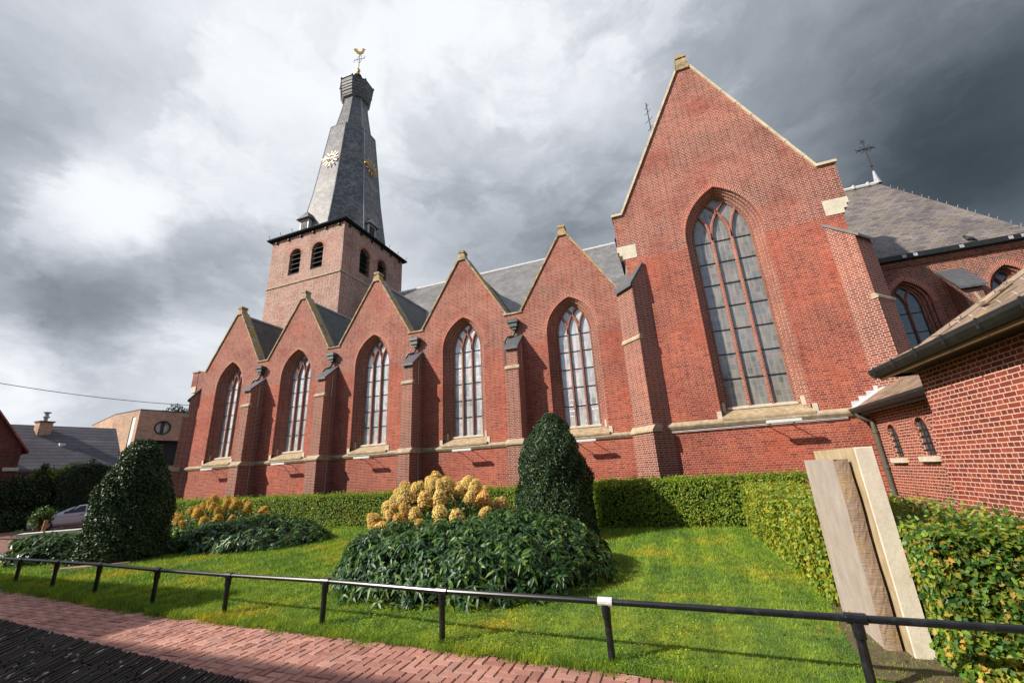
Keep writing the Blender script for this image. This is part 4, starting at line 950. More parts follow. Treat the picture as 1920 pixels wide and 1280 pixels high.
#PART2
# ------------------------------------------------------------------ railing
def railing():
    t = thing('railing', 'low black tubular railing along the edge of the lawn', 'railing', (-5, 4.4, 0))
    H = .46; o = Vector((5, -4.4, 0)); b = MB()
    pth = [Vector((x, y, H)) for x, y in FENCE]; pth = [pth[0]+(pth[0]-pth[1])*6]+pth+[Vector((9, 3.8, H))]
    b.tube([p+o for p in pth], .0255, 12); b.build('rail', 'paint_black', t, True)
    for i, (x, y) in enumerate(FENCE):
        lean = random.uniform(-.012, .012); p = MB(); p.tube([Vector((x+lean, y, -.05))+o, Vector((x, y, H-.02))+o], .031, 12); ob = p.build('post', 'paint_black', t, True)
        c = MB(); d = (Vector((*FENCE[min(i+1, 10)], 0))-Vector((*FENCE[max(i-1, 0)], 0))).normalized(); ctr = Vector((x, y, H))+o
        c.tube([ctr-d*.066, ctr-d*.064, ctr+d*.064, ctr+d*.066], [.030, .037, .037, .030], 12)
        c.tube([ctr-Vector((0, 0, .13)), ctr-Vector((0, 0, .12)), ctr-Vector((0, 0, .02))], [.033, .039, .039], 12)
        if i == 8: # this clamp has lost its paint on top
            me = c.build('clamp', ['paint_black', 'paint_worn'], ob, True); me['label'] = 'bare worn white clamp'
            for k, pl in enumerate(me.data.polygons): pl.material_index = 1 if k < 36 else 0
        else: c.build('clamp', 'paint_black', ob, True)
railing()
def corner_railing():
    t = thing('railing', 'short black railing at the street corner beyond the lawn', 'railing', (-18.7, 7.3, 0))
    pts = [(-26, 6.3), (-18.75, 7.35), (-17.2, 8.3), (-15.9, 9.3)]; b = MB(); b.tube([Vector((x+18.7, y-7.3, .46)) for x, y in pts], .028, 8); b.build('rail', 'paint_black', t, True)
    for x, y in (pts[1], (-22.5, 6.8), pts[3]):
        p = MB(); p.tube([(x+18.7, y-7.3, -.03), (x+18.7, y-7.3, .45)], .04, 8); p.build('post', 'paint_black', t, True)
corner_railing()

# ------------------------------------------------------------------ old brick wall in the foreground
def front_wall():
    t = thing('low_wall', 'dark mossy low wall of bricks laid on edge with white lichen specks in the near corner', 'wall', (-6, 2.4, 0))
    # top edge runs from (-7.2,2.83) to (-2.84,2.44) at .35 m; the coping slopes down towards the camera
    p0, p1 = Vector((-14.0, 3.42, .35)), Vector((-1.2, 2.30, .35)); d = (p1-p0).normalized(); n = Vector((d.y, -d.x, 0)); o = Vector((6, -2.4, 0))
    sl = Vector((n.x*.93, n.y*.93, -.26)).normalized(); up = sl.cross(d); up = up if up.z > 0 else -up
    b = MB(); L = (p1-p0).length; w = .041; k = int(L/w)
    for i in range(k):
        s0 = -random.uniform(0, .014); first = True
        while s0 < 1.5:
            ln = random.uniform(.10, .21) if first else random.uniform(.19, .23); first = False
            h = random.uniform(-.007, .004); c = p0+d*(i*w+random.uniform(-.003, .003))+sl*s0+up*h; tz = up*random.uniform(-.003, .003); e = random.uniform(.004, .009)
            A_ = [c+d*.002-up*.05, c+d*(w-.003)-up*.05, c+d*(w-.003)+sl*ln-up*.05, c+d*.002+sl*ln-up*.05]
            B_ = [c+d*(.002+e)+sl*e*.5+tz, c+d*(w-.003-e)+sl*e*.5, c+d*(w-.003-e)+sl*(ln-e*.5)-tz, c+d*(.002+e)+sl*(ln-e*.5)]
            i0 = len(b.v); b.v += [tuple(q+o) for q in A_+B_]
            for f in ((4, 7, 6, 5), (0, 4, 5, 1), (1, 5, 6, 2), (2, 6, 7, 3), (3, 7, 4, 0)): b.f.append(tuple(i0+q for q in f)); b.mi.append(0); b.uv += [(0, 0)]*4
            s0 += ln+.003
    b.build('brick_coping', 'coping', t)
    c = MB(); q0, q1 = p0-up*.03+o+sl*.01, p1-up*.03+o+sl*.01; E_ = sl*1.5
    c.poly([q0, q1, q1+E_, q0+E_]); c.poly([q1, q0, Vector((q0.x, q0.y, -.03)), Vector((q1.x, q1.y, -.03))]); c.build('mortar_bed', 'soil', t)
front_wall()

# ------------------------------------------------------------------ hedges
def box_samples(n, x0, x1, y0, y1, z0, z1, faces, rng, bulge=.05, depth=.1, seed=0):
    ar = {'f': (x1-x0)*(z1-z0), 'b': (x1-x0)*(z1-z0), 'l': (y1-y0)*(z1-z0), 'r': (y1-y0)*(z1-z0), 't': (x1-x0)*(y1-y0)}
    tot = sum(ar[f] for f in faces); Ps, Ns = [], []
    for f in faces:
        k = int(n*ar[f]/tot); a, b = rng.random(k), rng.random(k); dp = rng.random(k)**2*depth
        X = x0+(x1-x0)*a; Y = y0+(y1-y0)*a
        if f in 'fb': Z = z0+(z1-z0)*b; P = np.stack([X, np.full(k, y0 if f == 'f' else y1), Z], 1); N_ = np.array([0, -1 if f == 'f' else 1, 0.25])
        elif f in 'lr': Z = z0+(z1-z0)*b; P = np.stack([np.full(k, x0 if f == 'l' else x1), Y, Z], 1); N_ = np.array([-1 if f == 'l' else 1, 0, .25])
        else: P = np.stack([X, y0+(y1-y0)*b, np.full(k, z1)], 1); N_ = np.array([0, 0, 1.])
        N_ = N_/np.linalg.norm(N_); P = P+N_*(vnoise(P, 2.4, seed)*bulge-dp)[:, None]
        Ps.append(P); Ns.append(np.tile(N_, (k, 1)))
    return np.concatenate(Ps), np.concatenate(Ns)
def hedge(label, x0, x1, y0, y1, z1, n, L, W, kind, mt, faces='flrt', shoots=0, seed=0, bulge=.05, depth=.12, down=.3, core='core', z0=.02, rot=0., piv=None):
    rng = np.random.default_rng(seed+100); P, N_ = box_samples(n, x0, x1, y0, y1, z0, z1, faces, rng, bulge, depth, seed)
    lm = LeafMesh(); lm.add(leaves(P, N_, L, W, .1, .55, down, kind, rng))
    if shoots:
        k = shoots; sx, sy = rng.uniform(x0, x1, k), rng.uniform(y0, y1, k); hs = rng.uniform(.03, .13, k); m_ = 5
        SP = np.stack([np.repeat(sx, m_)+rng.normal(0, .012, k*m_), np.repeat(sy, m_)+rng.normal(0, .012, k*m_), z1+np.repeat(hs, m_)*np.tile(np.linspace(0, 1, m_), k)], 1)
        lm.add(leaves(SP, np.tile([0, -.4, .8], (k*m_, 1)), L*.8, W*.8, 0, .7, -.8, kind, rng))
    c = MB(); q = depth*.8+.03
    c.box(x0+q, x1-q, y0+q, y1-q, 0, z1-q); lm.from_mb(c, 1)
    ctr = ((x0+x1)/2, (y0+y1)/2, 0)
    me = lm.mesh('hedge', [mt, core]); o = link('hedge', me)
    if rot:
        pv = Vector(piv); o.matrix_world = Matrix.Translation(pv) @ Matrix.Rotation(rot, 4, 'Z') @ Matrix.Translation(-pv)
    else:
        me.transform(Matrix.Translation((-ctr[0], -ctr[1], 0))); o.location = ctr
    return tag(o, label, 'hedge')
hedge('long clipped green hedge along the aisle wall behind the garden', -25, -2.35, 13.0, 13.9, 1.13, 42000, .065, .045, 'oval', 'lf_hedge', 'frt', 500, 1)
hedge('clipped green hedge in front of the tall transept, between cone tree and side hedge', -2.3, 3.0, 12.42, 13.3, 1.2, 16000, .062, .045, 'oval', 'lf_hedge', 'flt', 200, 2)
hedge('yellow green hedge running from the transept hedge towards the stone slabs', 1.38, 2.4, 6.1, 12.5, 1.0, 22000, .06, .045, 'oval', 'lf_side', 'flt', 260, 3, .07)
hedge('near hedge of glossy ivy shaped leaves beside the stone slabs at the right edge', 1.70, 2.62, 4.40, 8.3, .99, 50000, .044, .037, 'lobed', 'lf_near', 'flt', 420, 4, .06, .2, .5, 'twig')

# ------------------------------------------------------------------ topiary and shrubs
def revolve_samples(n, prof, rng, seed, bulge=.05, depth=.1, sx=1., sy=1.):
    zs = np.array([p[0] for p in prof]); rs = np.array([p[1] for p in prof])
    z = rng.uniform(zs[0], zs[-1], n*3); r = np.interp(z, zs, rs); keep = rng.random(n*3) < (r+.08)/(rs.max()+.08); z, r = z[keep][:n], r[keep][:n]; n = len(z)
    a = rng.uniform(0, 2*np.pi, n); dr = np.gradient(rs, zs); sl = np.interp(z, zs, dr)
    N_ = np.stack([np.cos(a), np.sin(a), -sl], 1); N_ /= np.linalg.norm(N_, axis=1)[:, None]
    P = np.stack([np.cos(a)*r*sx, np.sin(a)*r*sy, z], 1)
    return P+N_*(vnoise(P, 2.6, seed)*bulge-rng.random(n)**2*depth)[:, None], N_
def topiary(label, loc, prof, n, seed, mt='lf_holly', L=.06, W=.042):
    rng = np.random.default_rng(seed); t = thing('topiary', label, 'topiary', loc)
    P, N_ = revolve_samples(n, prof, rng, seed, .12, .14); lm = LeafMesh(); lm.add(leaves(P, N_, L, W, .05, .75, .1, 'oval', rng))
    k_ = rng.integers(0, len(P), 130); sp = np.concatenate([P[k_]+N_[k_]*q for q in (.03, .07, .1)]); lm.add(leaves(sp, np.concatenate([N_[k_]]*3), L, W, 0, .9, -.4, 'oval', rng))
    c = MB(); c.lathe([(max(.01, r-.16), z) for z, r in prof], (0, 0, 0), 20); lm.from_mb(c, 1)
    link('crown', lm.mesh('crown', [mt, 'core']), t)
    k = MB(); k.tube([(0, 0, 0), (0, 0, prof[-1][0]*.7)], [.07, .04], 8); k.build('trunk', 'wood', t)
    return t
topiary('tall dark clipped cone tree in front of the aisle hedge, near the middle', (-3.05, 10.85, 0), [(.02, .98), (.4, 1.01), (.8, .98), (1.25, .93), (1.66, .86), (2.06, .75), (2.45, .61), (2.75, .46), (2.98, .28), (3.1, .13), (3.14, .0)], 42000, 21, L=.055, W=.04)
topiary('tall dark glossy clipped cone tree at the left corner of the lawn', (-13.5, 7.2, 0), [(.02, .96), (.4, .95), (.9, .87), (1.45, .75), (1.8, .68), (2.15, .58), (2.5, .46), (2.75, .34), (2.92, .14), (2.96, 0)], 40000, 22, L=.058, W=.042)

def mound(name, label, cat, loc, rx, ry, h, n, L, W, kind, mt, seed, down=1.2, droop=.35, p=2.6, bulge=.13, tilt=.45):
    """low spreading shrub: leaves over a lumpy dome that reaches the ground"""
    rng = np.random.default_rng(seed); u = rng.uniform(-1, 1, (n*3, 2)); rr = np.hypot(u[:, 0], u[:, 1]); u = u[rr < 1][:n]; n = len(u)
    # branch tips over the dome, each a loose rosette of leaves hanging outward
    m_ = 7; k = n//m_; u = u[:k]
    a = np.arctan2(u[:, 1], u[:, 0]); t = np.hypot(u[:, 0], u[:, 1])**.75
    z = h*(1-t**p)**(1/1.7); P = np.stack([t*np.cos(a)*rx, t*np.sin(a)*ry, z], 1)
    N_ = np.stack([np.cos(a)*t**2*1.1, np.sin(a)*t**2*1.1, .35+(1-t**3)], 1); N_ /= np.linalg.norm(N_, axis=1)[:, None]
    Q = P+np.array(loc); lump = vnoise(Q, 2.0, seed)*bulge+vnoise(Q, 4.6, seed+1)*bulge*.55
    P = P+N_*(lump-rng.random(k)**1.6*.26)[:, None]; P[:, 2] = np.maximum(P[:, 2], .04)
    tipn = N_+rng.normal(0, .32, (k, 3)); tipn /= np.linalg.norm(tipn, axis=1)[:, None]
    ref = np.cross(tipn, [.3, .2, .93]); ref /= np.linalg.norm(ref, axis=1)[:, None]+1e-9; ref2 = np.cross(tipn, ref)
    ang = (np.arange(m_)*2.4)[None, :]+rng.uniform(0, 6.28, (k, 1))+rng.normal(0, .3, (k, m_)); lift = rng.uniform(-.25, .75, (k, m_))
    dirs = (np.cos(ang)[..., None]*ref[:, None]+np.sin(ang)[..., None]*ref2[:, None])+lift[..., None]*tipn[:, None]; dirs[..., 2] -= .25*down
    PP = np.repeat(P, m_, 0)+np.repeat(tipn, m_, 0)*rng.uniform(-.05, .03, (k*m_, 1)); NN = np.repeat(tipn, m_, 0)*1.+np.array([0, 0, .35])
    lm = LeafMesh(); lm.add(leaves(PP, NN, L, W, droop, tilt*.6, 0, kind, rng, along=dirs.reshape(-1, 3)*2.2))
    c = MB(); c.lathe([(1, 0), (.97, .3), (.85, .58), (.6, .8), (.3, .88), (0, .9)], (0, 0, 0), 20)
    c.v = [(x*(rx-.28), y*(ry-.28), z_*(h-.2)) for x, y, z_ in c.v]; lm.from_mb(c, 1)
    o = link(name, lm.mesh(name, [mt, 'core'])); o.location = loc
    return tag(o, label, cat)
mound('shrub', 'big low shrub with drooping dark leaves around the hydrangea, behind the railing', 'shrub', (-3.65, 7.3, 0), 2.5, 2.25, .93, 30000, .112, .04, 'long', 'lf_laurel', 31, p=3.6)
mound('shrub', 'dark spreading shrub on the lawn right of the left cone tree', 'shrub', (-12.1, 9.6, 0), 2.6, 1.9, .72, 9000, .14, .055, 'long', 'lf_laurel', 32)
mound('shrub', 'bright green leafy shrub at the lawn corner left of the cone tree', 'shrub', (-15.6, 6.85, 0), 1.15, .95, .62, 3600, .13, .06, 'long', 'lf_light', 33)

def panicle_mesh(seed, mt):
    rng = np.random.default_rng(seed); n = 520; z = rng.random(n)**.9; r = .092*np.sqrt(np.clip(1-z**2.1, 0, 1))*(1.0-.10*z)+.006; a = rng.uniform(0, 6.283, n)
    bump_ = 1+.10*np.sin(a*3+seed)*np.cos(z*7+seed)
    P = np.stack([np.cos(a)*r*bump_, np.sin(a)*r*bump_, z*.2-.03], 1); N_ = np.stack([np.cos(a), np.sin(a), .15+z*1.3-.3*(z < .1)], 1); P += N_*(rng.random(n)*.008)[:, None]
    lm = LeafMesh(); lm.add(leaves(P, N_, .019, .018, 0, .42, 0, 'petal', rng))
    c = MB(); c.lathe([(0, -.03), (.066, -.018), (.08, .03), (.073, .08), (.05, .122), (.023, .15), (0, .156)], (0, 0, 0), 10); lm.from_mb(c, 1)
    return lm.mesh('flower_head', [mt, 'petal_core'])
PAN = [panicle_mesh(s, 'petal') for s in (1, 2, 3)]; PAN2 = [panicle_mesh(s, 'petal_old') for s in (4, 5)]
def hydrangea(label, loc, spots, seed, meshes, size, rx, ry, h, nl):
    rng = np.random.default_rng(seed); t = thing('hydrangea', label, 'flowering shrub', loc)
    lm = LeafMesh(); a = rng.uniform(0, 6.28, nl); q = np.sqrt(rng.random(nl)); z = h*(1-q**2.5*.6)*rng.uniform(.35, 1., nl)
    lm.add(leaves(np.stack([np.cos(a)*q*rx, np.sin(a)*q*ry, z], 1), np.tile([0, -.3, .9], (nl, 1)), .12, .07, .2, .5, .4, 'long', rng)); link('foliage', lm.mesh('foliage', ['lf_hyd']), t)
    st = MB()
    for i, (x, y, z, s) in enumerate(spots):
        o = link('flower_head', meshes[i % len(meshes)], t); o.location = (x, y, z); tl = Vector((x*.45+rng.normal(0, .22), y*.45-.12+rng.normal(0, .2), 1)).normalized()
        o.rotation_euler = tl.to_track_quat('Z', 'Y').to_euler(); o.scale = (size*s*rng.uniform(.9, 1.12),)*2+(size*s*rng.uniform(.9, 1.2),)
        st.tube([(x*.35, y*.35, .1), (x*.8, y*.8, z*.6), (x, y, z)], .008, 5)
    st.build('stem', 'stem', t)
def dome_spots(n, rx, ry, z0, h, seed, mind, front=True, flat=.5):
    rng = np.random.default_rng(seed); out = []
    for _ in range(9000):
        x, y = rng.uniform(-1, 1, 2)
        if x*x+y*y > 1: continue
        z = z0+h*(1-(x*x+y*y)**1.1)*rng.uniform(.86, 1.06)
        if all((x*rx-a)**2+(y*ry-b)**2+(z-c)**2 > mind**2 for a, b, c, _ in out): out.append((x*rx, y*ry, z, rng.uniform(.75, 1.2)))
        if len(out) >= n: break
    return out
hydrangea('hydrangea bush covered in big cream and orange cone shaped flower heads, middle of the lawn', (-4.75, 8.1, 0), dome_spots(66, 1.54, 1.2, .58, .86, 41, .28), 42, PAN, 1.28, 1.5, 1.2, 1.3, 2600)
hydrangea('hydrangea bush with golden yellow flower heads behind the dark shrub at left', (-15.0, 10.7, 0), dome_spots(38, 1.9, 1.0, .5, .62, 43, .32), 44, PAN2, 1.3, 1.9, 1.0, 1.05, 1500)
hydrangea('small hydrangea with golden flower heads left of the left cone tree', (-17.3, 8.8, 0), dome_spots(12, .55, .45, .42, .4, 45, .24), 46, PAN2, 1.5, .55, .45, .7, 250)

# fallen leaves and soil under the near hedge
def litter():
    rng = np.random.default_rng(8); n = 420; x = rng.uniform(-6.5, 2.6, n); y = rng.uniform(4.15, 9, n); k = rng.random(n) < .25+.75*(np.abs(x-1.2) < .35)
    x, y = x[k], y[k]; n = len(x); lm = LeafMesh(); lm.add(leaves(np.stack([x, y, np.full(n, .045)], 1), np.tile([0, 0, 1.], (n, 1)), .045, .035, 0, .35, 0, 'oval', rng))
    return struct(link('fallen_leaves', lm.mesh('fallen_leaves', ['fallen'])), 'stuff')
litter()
sheet('flower_bed', [(1.1, 4.35), (1.7, 4.3), (4, 4.2), (4, 8), (1.6, 8), (1.35, 6.2), (1.2, 5.2)], .012, 'soil')

# ------------------------------------------------------------------ two stone slabs
def slabs():
    # smaller slab in front, its broad face turned left, rough edge towards the railing
    o = thing('stone_slab', 'shorter grey stone slab with brown rough edge and a long crack, leaning by the hedge', 'stone slab', (1.45, 5.5, 0))
    f = [(1.41, 5.95), (1.385, 4.98)]; b = MB(); H = 1.56; n = 12; rng = random.Random(3); off = Vector((-1.45, -5.5, 0))
    # broad face: cracked across the lower left corner; chamfered rough margin
    y0, y1 = 5.95, 4.93; x = 1.40
    crack = [(y0, 1.03), (5.88, .93), (5.82, .87), (5.77, .78), (5.70, .70), (5.64, .56), (5.57, .44), (5.50, .24), (5.43, .1), (5.40, -.05)]
    rt = [(y1+.012*math.sin(.45*i+1)+.005*rng.random(), H*i/30) for i in range(31)]
    up_ = [(y0, H)]+[(y, z) for y, z in crack]+[(rt[0][0], -.05)]+rt
    b.holed([(-y, z) for y, z in up_], [], lambda y, z: Vector((x, -y, z))+off)
    lo = [(y0-.004, .99)]+[(y+.012, z-.022) for y, z in crack[1:]]+[(y0-.004, -.05)]
    b.holed([(-y, z) for y, z in lo], [], lambda y, z: Vector((x+.02, -y, z))+off)
    b.poly([Vector(p)+off for p in ((x, y0, 0), (x, y0, H), (x+.115, y0, H), (x+.115, y0, 0))]); b.poly([Vector(p)+off for p in ((x, y0, H), (x, y1, H), (x+.115, y1, H), (x+.115, y0, H))])
    b.poly([Vector(p)+off for p in ((x+.115, y0, 0), (x+.115, y0, H), (x+.115, y1, H), (x+.115, y1, 0))])
    b.build('smooth_face', 'slab_grey', o)
    e = MB(); cols = 7; rows = 44
    G = [[None]*(cols+1) for _ in range(rows+1)]
    for i in range(rows+1):
        z = -.05+(H+.05)*i/rows; ry = np.interp(z, [q[1] for q in rt], [q[0] for q in rt])
        for j in range(cols+1):
            s = j/cols; G[i][j] = Vector((x+.115*s, ry-.01*s+(.006*(rng.random()-.5) if 0 < j < cols else 0)-.012*math.sin(s*3.1), z))+off
    for i in range(rows):
        for j in range(cols): e.poly([G[i][j], G[i][j+1], G[i+1][j+1], G[i+1][j]])
    e.build('rough_edge', 'slab_rough', o)
    # taller pale slab right behind it
    t = thing('stone_slab', 'taller smooth pale stone slab with yellowish side behind the grey slab', 'stone slab', (1.68, 5.5, 0)); off = Vector((-1.68, -5.5, 0))
    c = MB(); xa, xb, ya, yb, H2 = 1.545, 1.685, 4.80, 6.05, 1.66; e = .008
    def V_(p): return Vector(p)+off
    c.poly([V_((xb, ya, 0)), V_((xb, yb, 0)), V_((xb, yb, H2)), V_((xb, ya, H2))]); c.poly([V_((xa, ya+e, H2)), V_((xb, ya+e, H2)), V_((xb, yb, H2)), V_((xa, yb, H2))]); c.poly([V_((xb, yb, 0)), V_((xa, yb, 0)), V_((xa, yb, H2)), V_((xb, yb, H2))])
    c.poly([V_((xa+e, ya, 0)), V_((xb, ya, 0)), V_((xb, ya, H2-e)), V_((xa+e, ya, H2-e))]); c.poly([V_((xa, ya+e, 0)), V_((xa+e, ya, 0)), V_((xa+e, ya, H2-e)), V_((xa, ya+e, H2))])
    c.poly([V_((xa, ya+e, H2)), V_((xa+e, ya, H2-e)), V_((xb, ya, H2-e)), V_((xb, ya+e, H2))])
    c.build('front_edge', 'slab_white', t)
    s = MB(); s.poly([V_((xa, yb, 0)), V_((xa, ya+e, 0)), V_((xa, ya+e, H2)), V_((xa, yb, H2))]); s.build('side_face', 'slab_yellow', t)
slabs()
def edging():
    b = MB(); b.prism([(-.9, -.25), (.0, -.38), (.95, -.18), (.9, .15), (0, .2), (-.85, .05)], lambda p, q: (p*.8, q*.55, 0), lambda p, q: (p*.78, q*.52, .06)); o = b.build('edging_stone', 'slab_rough'); o.location = (-12.95, 6.35, 0); o.rotation_euler = (0, 0, R(38))
    return tag(o, 'flat brown edging stone on the grass in front of the left cone tree', 'stone')
edging()

# ------------------------------------------------------------------ street side on the left
def bx(name, mt, parent, *a): b = MB(); b.box(*a); return b.build(name, mt, parent)
def ramp_wall():
    t = thing('garden_wall', 'low red brick wall with pale cap stone at the street corner', 'wall', (-19, 9.2, 0))
    d = Vector((.62, .78, 0)); ang = math.atan2(d.y, d.x); T_ = Matrix.Rotation(ang, 4, 'Z')
    b = MB(); b.box(-1.6, 5.5, -.2, .2, 0, .42, T=T_); b.build('wall', 'brick_choir', t)
    c = MB(); c.box(-1.8, 5.6, -.28, .28, .42, .52, T=T_); c.build('cap_stone', 'white_trim', t)
ramp_wall()
def pole():
    b = MB(); b.tube([(0, 0, 0), (.03, .03, .8)], .055, 10); o = b.build('bollard', 'terracotta'); o.location = (-21.7, 8.95, 0); tag(o, 'short terracotta coloured post beside the parked car', 'post')
pole()

def leaf_blob(P, rad, n, rng, flat=1.):
    v = rng.normal(0, 1, (n, 3)); v /= np.linalg.norm(v, axis=1)[:, None]; r = rng.random(n)**.35
    return np.asarray(P)+v*r[:, None]*rad*np.array([1, 1, flat]), v
def tree(label, loc, clumps, mt, trunk, L, W, seed, kind='oval', name='tree', th=None):
    rng = np.random.default_rng(seed); t = thing(name, label, 'tree', loc); lm = LeafMesh()
    for (x, y, z, r, n) in clumps: P, N_ = leaf_blob((x, y, z), r, n, rng, 1.15); lm.add(leaves(P, N_, L, W, .1, .7, .4, kind, rng))
    link('crown', lm.mesh('crown', [mt]), t)
    k = MB(); zt = th or max(c[2] for c in clumps); k.tube([(0, 0, 0), (.05, .03, zt*.5), (0, 0, zt)], [trunk, trunk*.8, trunk*.3], 8)
    for i, c in enumerate(clumps[::2]): k.tube([(0, 0, zt*.45), (c[0]*.8, c[1]*.8, c[2])], [trunk*.45, trunk*.15], 6)
    k.build('trunk', 'wood', t); return t
tree('dark bushy tree at the left edge in front of the red house', (-29.9, 11.2, 0), [(0, -.2, 1.7, .85, 1700), (-.3, -.8, 1.5, .9, 1700), (.1, .3, 1.5, .7, 1300), (0, -1.4, 1.5, .9, 1600), (0, -.1, 2.2, .5, 800), (.1, -.6, .9, .9, 1300)], 'lf_tree', .07, .12, .06, 51)
tree('narrow dark conifer standing between the bushy tree and the lime green shrub', (-29.8, 11.75, 0), [(0, 0, .9, .6, 1300), (0, 0, 1.6, .55, 1300), (0, 0, 2.2, .42, 1000), (0, 0, 2.7, .28, 500), (0, 0, 3.1, .14, 160)], 'lf_tree', .07, .12, .035, 52, name='conifer')
tree('lime green shrub catching the sun beyond the silver car', (-30.0, 12.35, 0), [(0, 0, 2.5, .6, 700), (.1, .6, 2.8, .5, 600), (0, -.5, 2.6, .5, 500), (0, .3, 1.9, .7, 700), (0, .2, 1.1, .6, 500)], 'lf_lime', .06, .11, .07, 53, name='shrub_tree')
tree('small dark conifer in front of the dark tiled roof', (-31.4, 14.3, 0), [(0, 0, 3.5, .16, 130), (0, 0, 3.2, .34, 320), (0, 0, 2.8, .5, 420), (0, 0, 2.2, .6, 400)], 'lf_tree', .06, .11, .035, 54, name='conifer')
def arch_hedge():
    rng = np.random.default_rng(55); n = 9000; a = rng.uniform(-1, 1, n); yy = a*1.35; w = rng.uniform(-.5, .5, n)
    z = rng.uniform(0, 1, n)*(1.9+1.25*np.sqrt(np.clip(1-a*a, 0, 1))); side = rng.random(n) < .6
    top = 1.9+1.25*np.sqrt(np.clip(1-a*a, 0, 1)); z = np.where(side, z, top); w = np.where(side, np.where(rng.random(n) < .75, .5, -.5), w)
    P = np.stack([w, yy, z], 1)+rng.normal(0, .04, (n, 3)); N_ = np.stack([w*2, a*.5, np.where(side, .2, 1)], 1)
    lm = LeafMesh(); lm.add(leaves(P, N_, .1, .06, .1, .5, .3, 'oval', rng)); c = MB(); c.box(-.36, .36, -1.2, 1.2, 0, 1.95)
    c.prism([(math.cos(i*math.pi/10)*1.2, 1.95+math.sin(i*math.pi/10)*1.1) for i in range(11)], lambda p, q: (-.36, p, q), lambda p, q: (.36, p, q)); lm.from_mb(c, 1)
    o = link('hedge', lm.mesh('hedge', ['lf_tree', 'core'])); o.location = (-29.7, 13.55, 0); tag(o, 'tall round topped dark hedge behind the silver car', 'hedge')
arch_hedge()
topiary('small ball topiary on a stem with pale flecks in front of the silver car', (-22.2, 9.05, 0), [(.55, .0), (.6, .16), (.78, .25), (.98, .26), (1.15, .19), (1.25, .02)], 900, 56, 'lf_hyd', .07, .05)
for i, (x, y, s, lb) in enumerate(((-22.35, 8.6, .27, 'low round box bush left of the terracotta post'), (-22.0, 9.5, .25, 'low round box bush right of the terracotta post'))):
    mound('box_bush', lb, 'bush', (x, y, 0), s, s, .56, 700, .05, .035, 'oval', 'lf_light', 60+i, .3, .1)
tree('leafy tree top showing above the flat roofed building by the church', (-43.3, 25.0, 0), [(0, 0, 8.4, .9, 700), (.5, .6, 8.0, .8, 500), (-.2, -.7, 7.9, .8, 500), (0, 0, 7.2, 1.3, 600)], 'lf_tree', .2, .22, .12, 57)
hedge('low dark hedge at the foot of the trees across the street', -29.4, -28.7, 8.0, 13.3, .95, 6000, .12, .08, 'oval', 'lf_tree', 'frtl', 0, 9, .12)
def kerb_hedge():
    b = MB(); b.box(-.15, .15, -4.5, 5, 0, .5); b.box(-.2, .2, -4.5, 5, .5, .57, 1); o = b.build('garden_wall', ['brick_dark', 'soil']); o.location = (-29.0, 11, 0)
    tag(o, 'low dark brick garden wall across the street under the trees', 'wall')
kerb_hedge()

